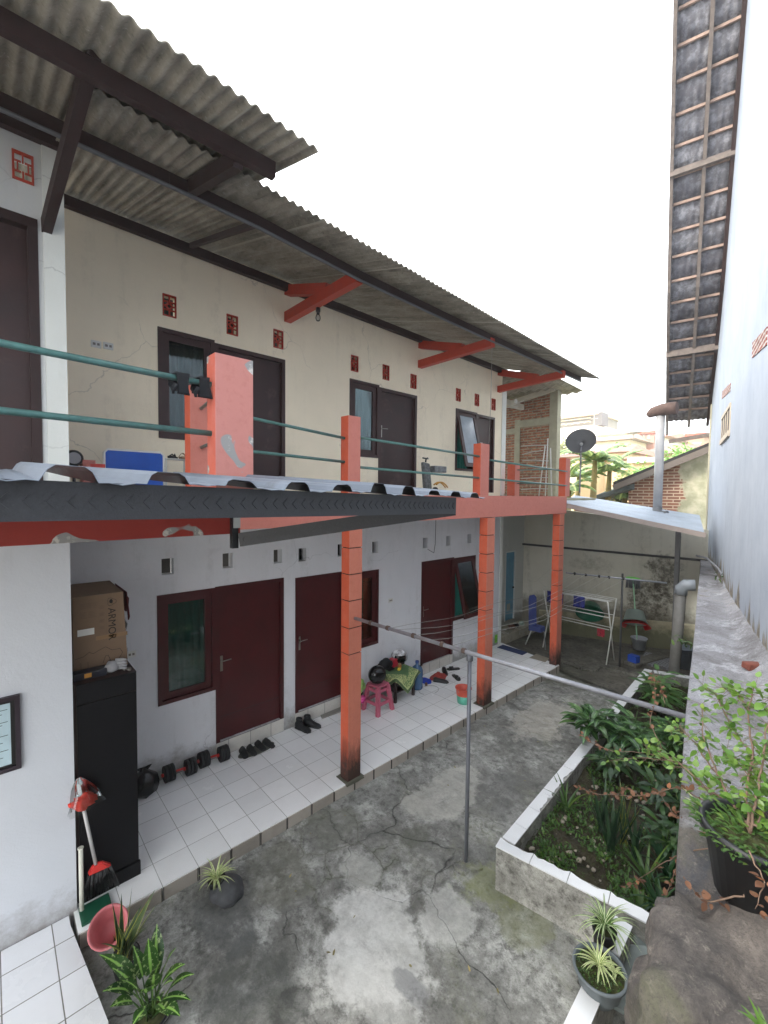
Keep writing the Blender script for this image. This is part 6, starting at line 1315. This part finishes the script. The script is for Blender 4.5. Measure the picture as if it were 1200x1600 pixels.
def shoot(pts, y0, y1, r, leaf_n, mm, size=.036, spread=.05, start=.2):
    q = br(pts, y0, y1); n = len(q); tw.tube(q, [r*(1-.7*i/n) for i in range(n)], 5)
    for k in range(leaf_n):
        i = int(n*random.uniform(start, .999)); p_ = q[i]; d = Vector((jit(1), jit(1), jit(.7))).normalized(); p2 = p_+d*random.uniform(.0, spread)
        if spread > .02: tw.tube([p_, p2], .0009, 3, cap=False)
        s = size*random.uniform(.6, 1.15); mm.leaf(p2, d+Vector((0,0,.1)), (jit(.5), jit(.5), 1), s, s*.74, .2, 4, .12, 1, .1)
yb = c.y
main = [([(1172,1300),(1150,1260),(1120,1210),(1100,1150),(1096,1100)],yb,1.45,.006,95),([(1172,1300),(1165,1240),(1175,1180),(1170,1110),(1180,1070)],yb,1.3,.006,95),
 ([(1172,1300),(1185,1230),(1195,1160),(1205,1090)],yb,1.15,.005,80),([(1150,1260),(1110,1235),(1070,1200),(1040,1180),(1012,1168)],1.0,1.5,.005,70),([(1120,1210),(1085,1160),(1062,1135),(1045,1140)],1.2,1.6,.004,50),
 ([(1160,1290),(1110,1240),(1060,1190),(1000,1185),(955,1188)],1.0,1.6,.004,55),([(1175,1180),(1140,1130),(1120,1085),(1098,1070)],1.2,1.6,.004,70),([(1170,1110),(1150,1080),(1130,1075)],1.2,1.4,.003,50),([(1185,1230),(1150,1190),(1130,1170)],1.1,1.3,.003,60),([(1172,1300),(1200,1260),(1215,1200)],yb,1.1,.004,50),([(1180,1290),(1130,1270),(1085,1262)],yb,1.2,.004,40)]
for p_, y0, y1, r, n in main: shoot(p_, y0, y1, r, n, lf)
for p_, y0, y1, r, n in (([(1160,1300),(1110,1255),(1060,1230),(990,1245),(930,1240),(905,1232)],1.0,1.7,.0035,46),([(1150,1310),(1090,1300),(1050,1270),(1030,1240)],1.0,1.4,.003,26),([(1150,1320),(1080,1330),(1040,1345),(1000,1372),(978,1388)],.9,1.4,.003,22),([(1060,1190),(1010,1175),(960,1175),(920,1160),(912,1150)],1.5,1.9,.0025,22),([(1040,1180),(1015,1130),(1025,1085),(1022,1050)],1.5,1.8,.0025,26),([(1175,1330),(1160,1400),(1110,1410),(1090,1400),(1072,1375)],.80,.72,.004,18),([(1170,1330),(1195,1380),(1180,1420)],.72,.68,.003,9),([(1000,1245),(980,1230),(960,1245)],1.6,1.7,.002,16),([(1060,1345),(1040,1400),(1045,1450)],1.3,1.3,.002,14),([(1040,1100),(1030,1060)],1.6,1.7,.002,12)):
    shoot(p_, y0, y1, r, n, dry, .028, .014, .25)
part('twigs', tw, M_TWIG, T); part('leaves', lf, M_LIME, T); part('dry_leaves', dry, M_DRY, T)
c = AZ(1206,1628,2.0); T = thing('potted_plant', 'pale green strap leaved plant tucked into the bottom right corner', 'plant', c)
b = B(); rosette(b, c, 12, .09, .018, .7, (.4,1.)); part('leaves', b, M_LIME, T)
c = AZ(1118,1300,2.02); T = thing('small_plant', 'variegated sprig growing on the ledge beside the black pot', 'plant', c); b = B(); rosette(b, c, 12, .18, .02, .7, (.4,1.)); part('leaves', b, M_SPI, T)
for k, (px, py, z, n, L, lab) in enumerate(((1078,862,2.1,60,.14,'dark green fern hanging at the far end of the ledge'),(1133,900,2.15,26,.08,'small weed by the hose at the foot of the blue wall'),(1076,1000,1.7,20,.09,'tiny bright weed growing from the ledge face beside the drain pipe'))):
    q = AZ(px, py, z); T = thing('weed', lab, 'weed', q); b = B()
    for i in range(n): b.leaf(q+Vector((jit(.12), jit(.2), jit(.2) if k == 0 else jit(.05))), (jit(1), jit(1), jit(.8)), (0,0,1), L, L*.35, .6, 3, .2)
    part('leaves', b, M_GRASS, T)
random.seed(4); b = B()
for k in range(34):
    x, y = random.uniform(.1, 2.6), random.uniform(.2, 7); q = (x, y, gz(x, y)+.004); b.leaf(q, (jit(1), jit(1), .1), (0,0,1), random.uniform(.02,.05), random.uniform(.01,.02), .1, 2)
o = part('fallen_leaves', b, leafmat('fallen_leaf', (120,110,70), (170,160,110))); o['kind'] = 'stuff'; o['label'] = 'few fallen leaves and litter on the courtyard'
# ------------------------------------------------------------------ beyond the yard
def quad3(b, *p): b.face([b.v(q) for q in p])
# near brick gable house
YB = 13.0; T = thing('brick_house', 'low house with bare brick and peeling plaster gable under a dark sloping roof', 'house', AY(980,800,YB))
m = NM('peeled_brick'); p = m.pos(False); s = m.n('SeparateXYZ'); m.l(p, s.inputs[0]); cx_ = m.n('CombineXYZ'); m.l(s.outputs[0], cx_.inputs[0]); m.l(s.outputs[2], cx_.inputs[1]); bk = m.n('TexBrick')
for k_, v_ in (('Scale',1),('Mortar Size',.016),('Mortar Smooth',.3),('Brick Width',.30),('Row Height',.085)): bk.inputs[k_].default_value = v_
bk.inputs['Color1'].default_value = sc((150,104,84)); bk.inputs['Color2'].default_value = sc((124,84,70)); bk.inputs['Mortar'].default_value = sc((190,170,150)); m.l(cx_.outputs[0], bk.inputs['Vector'])
x0b, x1b = AY(935,760,YB).x, AY(1068,760,YB).x; n1 = m.noise(p, 1.6, 6, .65)
fx = m.math('ADD', s.outputs[0], m.math('MULTIPLY', m.math('SUBTRACT', n1, .5), 1.5)); dd = m.math('ABSOLUTE', m.math('SUBTRACT', fx, (x0b+x1b)/2+.1)); mk = m.ramp(m.math('DIVIDE', dd, (x1b-x0b)/2), [(.86, 1), (.9, 0)])
pl = m.mix(m.ramp(m.noise(p, 3, 7), [(.4, 0), (.6, 1)]), sc((150,150,126)), sc((186,182,160))); m.col(m.mix(mk, pl, bk.outputs['Color'])); m.rough(.9); m.bump(m.math('MULTIPLY', mk, bk.outputs['Fac']), .6, .01)
b = B(); w = [AY(x, y, YB) for x, y in ((982,748),(1130,682),(1130,850),(982,850))]
f_ = [b.v(q) for q in w]; k_ = [b.v(q+Vector((.8,4,0))) for q in w]; b.face(f_); b.face(k_[::-1])
for i in range(4): b.face([f_[i], f_[(i+1)%4], k_[(i+1)%4], k_[i]])
part('gable_wall', b, m.m, T)
b = B(); r0, r1 = AY(958,758,YB-.5), AY(1125,690,YB-.5); dv = Vector((.9,5,.05)); up = Vector((0,0,.09)); b.hexa([r0,r1,r1+dv,r0+dv,r0+up,r1+up,r1+dv+up,r0+dv+up]); part('roof', b, mat('dark_fibre_roof', (40,38,40), .8, var=.2), T)
b = B(); b.beam(r0+Vector((.02,-.03,-.08)), r1+Vector((.02,-.03,-.08)), .05, .16); part('barge_board', b, mat('dim_board', (104,96,90), .8), T)
b = B(); b.hexa([AY(x, y, 14) for x, y in ((945,830),(983,840),(983,850),(940,850))]+[AY(x, y, 14.2) for x, y in ((935,775),(985,757),(985,765),(935,783))]); 
b.m.free(); b = B(); a_ = AY(925,776,12.6); c_ = AY(984,758,12.6); b.hexa([a_+Vector((0,0,-.12)),c_+Vector((0,0,-.12)),c_+Vector((0,3,-.12)),a_+Vector((0,3,-.12)),a_,c_,c_+Vector((0,3,.5)),a_+Vector((0,3,.5))]); part('side_roof', b, mat('dark_green_sheet', (76,84,84), .7), T)
b = B(); a_ = AY(985,806,11.4); c_ = AY(1100,830,11.4); 
b.box(AY(900,790,12.4).x, 12.3, -.2, AY(985,790,12.4).x, 12.5, AY(930,793,12.4).z); part('low_wall', b, mat('low_mud_wall', (120,92,74), .9, var=.3), T)
# houses on the slope beyond: walls, roof and windows sized from where they stand
def house(lab, x0, x1, yw0, yw1, Y, wallc, roofc, rtop=None, kind='hip', wins=(), dep=8, winc=(90,84,80), over=.4, flat=False, name='far_house', cat='house'):
    a, c = AY(x0, yw0, Y), AY(x1, yw0, Y); zb = AY((x0+x1)/2, yw1, Y).z-3; zt = a.z; T = thing(name, lab, cat, ((a.x+c.x)/2, Y, zb))
    b = B(); b.box(a.x, Y, zb, c.x, Y+dep, zt); part('wall', b, mat('w%s' % (wallc,), wallc, .9, var=.12, scale=.8, dirt=.12, dscale=.7, dcol=K2(wallc, .7)), T)
    mr = mat('r%s' % (roofc,), roofc, .85, var=.2, scale=1.5, bump=.3, bscale=6)
    if rtop is not None:
        h = AY((x0+x1)/2, rtop, Y+dep*.3).z-zt; b = B(); o = over*Y/25; X0, X1, Y0, Y1 = a.x-o, c.x+o, Y-o, Y+dep+o; ins = 0 if kind == 'gable' else min((X1-X0)*.3, dep*.5); my = (Y0+Y1)/2
        e = [(X0,Y0,zt),(X1,Y0,zt),(X1,Y1,zt),(X0,Y1,zt)]; r_ = [(X0+ins,my,zt+h),(X1-ins,my,zt+h)]
        for f in ((e[0],e[1],r_[1],r_[0]),(e[2],e[3],r_[0],r_[1])): quad3(b, *f)
        for f in ((e[1],e[2],r_[1]),(e[3],e[0],r_[0])): quad3(b, *f)
        quad3(b, e[3], e[2], e[1], e[0]); part('roof', b, mr, T)
    elif flat:
        b = B(); b.box(a.x-.2, Y-.3, zt+.003, c.x+.2, Y+dep, zt+.25); part('roof_slab', b, mr, T)
    for (wx0, wy0, wx1, wy1) in wins:
        p_, q_ = AY(wx0, wy0, Y-.02), AY(wx1, wy1, Y-.02); b = B(); b.box(p_.x, Y-.03, q_.z, q_.x, Y+.02, p_.z); wn = part('window', b, mat('far_window_dark', winc, .5, bump=0), T)
        b = B(); t = (q_.x-p_.x)*.08+.03; b.box(p_.x-t,Y-.06,p_.z,q_.x+t,Y+.0,p_.z+t); b.box(p_.x-t,Y-.06,q_.z-t,q_.x+t,Y+.0,q_.z); part('frame', b, mat('far_window_frame', (214,206,190), .7, bump=0), wn)
    return T
def K2(c, f): return tuple(int(v*f) for v in c)
T = house('long white upper building with a dark open gallery and pale window frames on top', 862, 934, 671, 735, 62, (236,230,220), (196,176,150), None, wins=[(866+i*22, 692, 880+i*22, 703) for i in range(3)]+[(870+i*15, 712, 878+i*15, 722) for i in range(4)], dep=10, winc=(196,190,176))
a, c_ = AY(862,671,62.5), AY(934,671,62.5); zt = AY(900,653,62.5).z
b = B(); b.box(a.x, 62.6, a.z, c_.x, 70, zt); part('gallery_wall', b, mat('gallery_shadow', (140,132,120), .9, scale=.5), T)
b = B(); b.box(a.x-.5, 61.6, zt+.01, c_.x+.4, 70.5, zt+.35); part('gallery_roof', b, mat('pale_roof_edge', (214,190,160), .8), T)
for i in range(6):
    x = a.x+(c_.x-a.x)*(.16+.13*i); b = B(); w_ = .9; z0_, z1_ = a.z+.35, zt-.7
    b.box(x-w_/2,62.1,z0_,x-w_/2+.14,62.2,z1_); b.box(x+w_/2-.14,62.1,z0_,x+w_/2,62.2,z1_); b.box(x-w_/2,62.1,z1_-.14,x+w_/2,62.199,z1_); b.box(x-w_/2,62.1,z0_+.6,x+w_/2,62.198,z0_+.72); part('gallery_window', b, mat('cream_frame', (228,212,180), .7), T)
b = B(); b.box(c_.x-.1, 61.8, a.z-.2, c_.x+.8, 64, zt+.3); part('stair_tower', b, mat('dark_tower', (104,100,98), .8), T)
house('cream house with a broad brown hipped roof below the white building', 932, 984, 691, 740, 46, (236,222,192), (150,124,104), 678, wins=((966,699,976,703),), dep=9)
house('white box house with a brick red gabled roof on the skyline', 988, 1036, 687, 720, 52, (238,234,230), (184,140,122), 678, 'gable', dep=8)
house('small terracotta roofed house front on the skyline with wooden uprights', 1000, 1022, 679, 690, 51, (190,140,124), (170,96,80), None, flat=True, wins=((1004,680,1007,685),(1012,680,1015,685)), dep=1)
house('ochre brick tower house with one white window at the far right', 1076, 1100, 683, 716, 40, (176,144,122), (170,96,78), None, flat=True, wins=((1084,693,1094,700),), dep=6, winc=(120,120,124))
house('long low house with a wide brown tiled roof', 995, 1090, 712, 750, 36, (206,182,150), (132,104,94), 692, dep=9)
house('house with ochre walls and a rusty red roof behind the banana plants', 948, 990, 719, 745, 24, (214,186,150), (150,98,80), 712, wins=((972,722,979,733),), dep=5, over=.5)
house('ochre walled annex with a thin pale roof sheet', 990, 1030, 724, 745, 22.5, (208,182,148), (206,196,180), None, flat=True, dep=4)
house('brown roofed house half hidden behind the banana crown', 935, 975, 709, 735, 30, (226,206,170), (146,112,94), 694, dep=7)
house('low ochre house just right of the brick pillar', 866, 905, 716, 760, 26, (216,190,154), (138,100,88), 704, wins=((868,722,874,740),(882,722,888,740)), dep=6)
house('white walled house at the foot of the slope behind the banana plants', 1000, 1060, 750, 770, 19, (232,224,206), (160,120,96), 742, dep=3)
house('white flat roofed block between the two skyline houses', 936, 1000, 683, 690, 58, (240,236,230), (206,140,112), None, flat=True, dep=6)
# hillside on which they stand
b = B()
def hill(u, v):
    y = 14.5+70*v; x = -60+110*u; lim = 2.0+(y-14)*.115 if y > 20 else .0+(y-14.5)*.3
    return (x, y, lim+.5*noise.noise(Vector((x*.1,y*.1,0)))-1.2)
b.grid(hill, 40, 30); struct('hillside', b, mat('hillside_scrub', (120,128,84), .95, var=.4, scale=.6, dirt=.4, dcol=(150,120,90), dscale=.4))
# television mast and satellite dish on the skyline
q = AY(928,668,60); b = B(); b.tube([q, q+Vector((0,0,3.6))], .05, 6)
for z in (1.2,2.2,3.0): b.tube([q+Vector((-.5,0,z)), q+Vector((.5,0,z))], .03, 5)
one('television_mast', b, mat('pale_mast', (196,186,180), .6), 'thin pale television mast on the roof of the white building', 'mast', q)
q = AY(990,679,45); b = B(); b.lathe([(.001,0),(.5,.08),(.75,.22)], q, 20, sy=.6, capb=False); b.tube([q, q+Vector((0,0,-.6))], .05, 6); one('satellite_dish', b, mat('far_dish', (150,140,134), .6), 'small far satellite dish on the skyline roofs', 'satellite dish', q)
# banana plants
def banana(c, h, n, L, lab):
    T = thing('banana_plant', lab, 'banana plant', c, 0, 'banana plants behind the lean-to'); b = B(); b.tube([c, Vector(c)+Vector((.05,0,h*.5)), Vector(c)+Vector((.08,.02,h))], [.13,.11,.06], 10); part('trunk', b, mat('banana_stem', (150,134,84), .8, var=.3), T)
    b = B()
    for i in range(n):
        a = 2.4*i+jit(.4); e = random.uniform(.35, 1.1); d = Vector((math.cos(a)*e, math.sin(a)*e, random.uniform(.5, 1.2))); p_ = Vector(c)+Vector((.08,.02,h-.1)); LL = L*random.uniform(.7, 1.1)
        d.normalize(); q = p_.copy(); sd = d.cross(Vector((0,0,1))).normalized(); seg = 12; dd = d.copy(); prev = None
        for k in range(seg+1):
            t = k/seg; w = .5*.42*math.sin(math.pi*min(1, .08+.92*t))**.6 if t > .12 else .015; u = sd.cross(dd).normalized()
            cur = [q-sd*w-Vector((0,0,w*.45)), q.copy(), q+sd*w-Vector((0,0,w*.45))]
            if prev:
                for s in (0, 1):
                    if random.random() < .22 and t > .2:      # torn strip
                        m1, m2 = prev[s*2].lerp(prev[1], .35), cur[s*2].lerp(cur[1], .35)
                    else: m1, m2 = prev[s*2], cur[s*2]
                    b.face([b.v(m1), b.v(prev[1]), b.v(cur[1]), b.v(m2.lerp(m1, .12))], [(0,t),(.5,t),(.5,t),(0,t)], True)
            prev = cur; q = q+dd*LL/seg; dd = (dd+Vector((0,0,-.16))).normalized()
    part('leaves', b, M_BANA, T)
random.seed(12)
for px, y, top, n, L, lab in ((925,12.2,700,11,1.6,'tallest banana plant directly right of the corner post and dish'),(900,13.2,725,8,1.4,'banana plant behind the satellite dish'),(948,13.0,715,9,1.5,'banana plant leaning toward the ochre house'),(885,11.6,740,7,1.1,'short banana plant left of the corner post'),(972,13.5,748,7,1.1,'small yellowish banana plant above the lean-to edge')):
    t = AY(px, top+18, y); banana(Vector((t.x, y, 1.2)), t.z-1.2, n, L*.8, lab)
def tree(px, py, Y, r, h, n, lab, mm, ls=.28):
    t = AY(px, py, Y); T = thing('tree', lab, 'tree', (t.x, Y, t.z-h)); b = B(); b.tube([(t.x,Y,t.z-h),(t.x+.1,Y,t.z-r)], [.16,.08], 8)
    for k in range(5): b.tube([(t.x+.08,Y,t.z-r*1.2),(t.x+jit(r),Y+jit(r),t.z-r*.3)], [.06,.02], 5)
    part('trunk', b, M_TWIG, T); b = B(); cl = [Vector((jit(r*1.1), jit(r*.8), random.uniform(-r*.7, r*.25))) for _ in range(11)]
    for k in range(n):
        q = Vector((t.x,Y,t.z-r*.3))+random.choice(cl)+Vector((random.gauss(0,1),random.gauss(0,1),random.gauss(0,.8)))*r*.24; b.leaf(q, (jit(1),jit(1),jit(.8)), (jit(1),jit(1),1), ls, ls*.6, .3, 2, .2)
    part('crown', b, mm, T)
M_TR = leafmat('tree_leaf', (90,140,60), (150,190,96)); M_TR2 = leafmat('tree_leaf_dull', (120,132,76), (170,170,110))
tree(1035,712,20,1.1,3.5,1500,'bright green bushy tree above the dark roof of the brick house',M_TR,.16); tree(1000,735,21,.7,3,600,'thin yellowish tree in front of the ochre annex',M_TR2,.13); tree(878,690,28,1.3,4,700,'feathery tree behind the corner post',M_TR2,.22)
tree(960,700,40,1.2,3.5,500,'small round tree between the cream house and brown roofs',M_TR,.25); tree(980,752,14.6,.8,2.6,900,'bushy yellow green shrub just above the lean-to roof',M_TR2,.12)

# ------------------------------------------------------------------ the air between here and the far slope
b = B(); b.box(-170, -60, -9, 130, 170, 21)
hz = part('haze', b, None); hz['kind'] = 'stuff'; hz['label'] = 'thin pale haze over the far slope'
hm = bpy.data.materials.new('haze_air'); hm.use_nodes = True; t_ = hm.node_tree; t_.nodes.clear()
vo = t_.nodes.new('ShaderNodeVolumePrincipled'); vo.inputs['Color'].default_value = (.95,.96,.97,1); vo.inputs['Density'].default_value = .0025; vo.inputs['Anisotropy'].default_value = .2
om = t_.nodes.new('ShaderNodeOutputMaterial'); t_.links.new(vo.outputs[0], om.inputs['Volume']); hz.data.materials.clear(); hz.data.materials.append(hm)
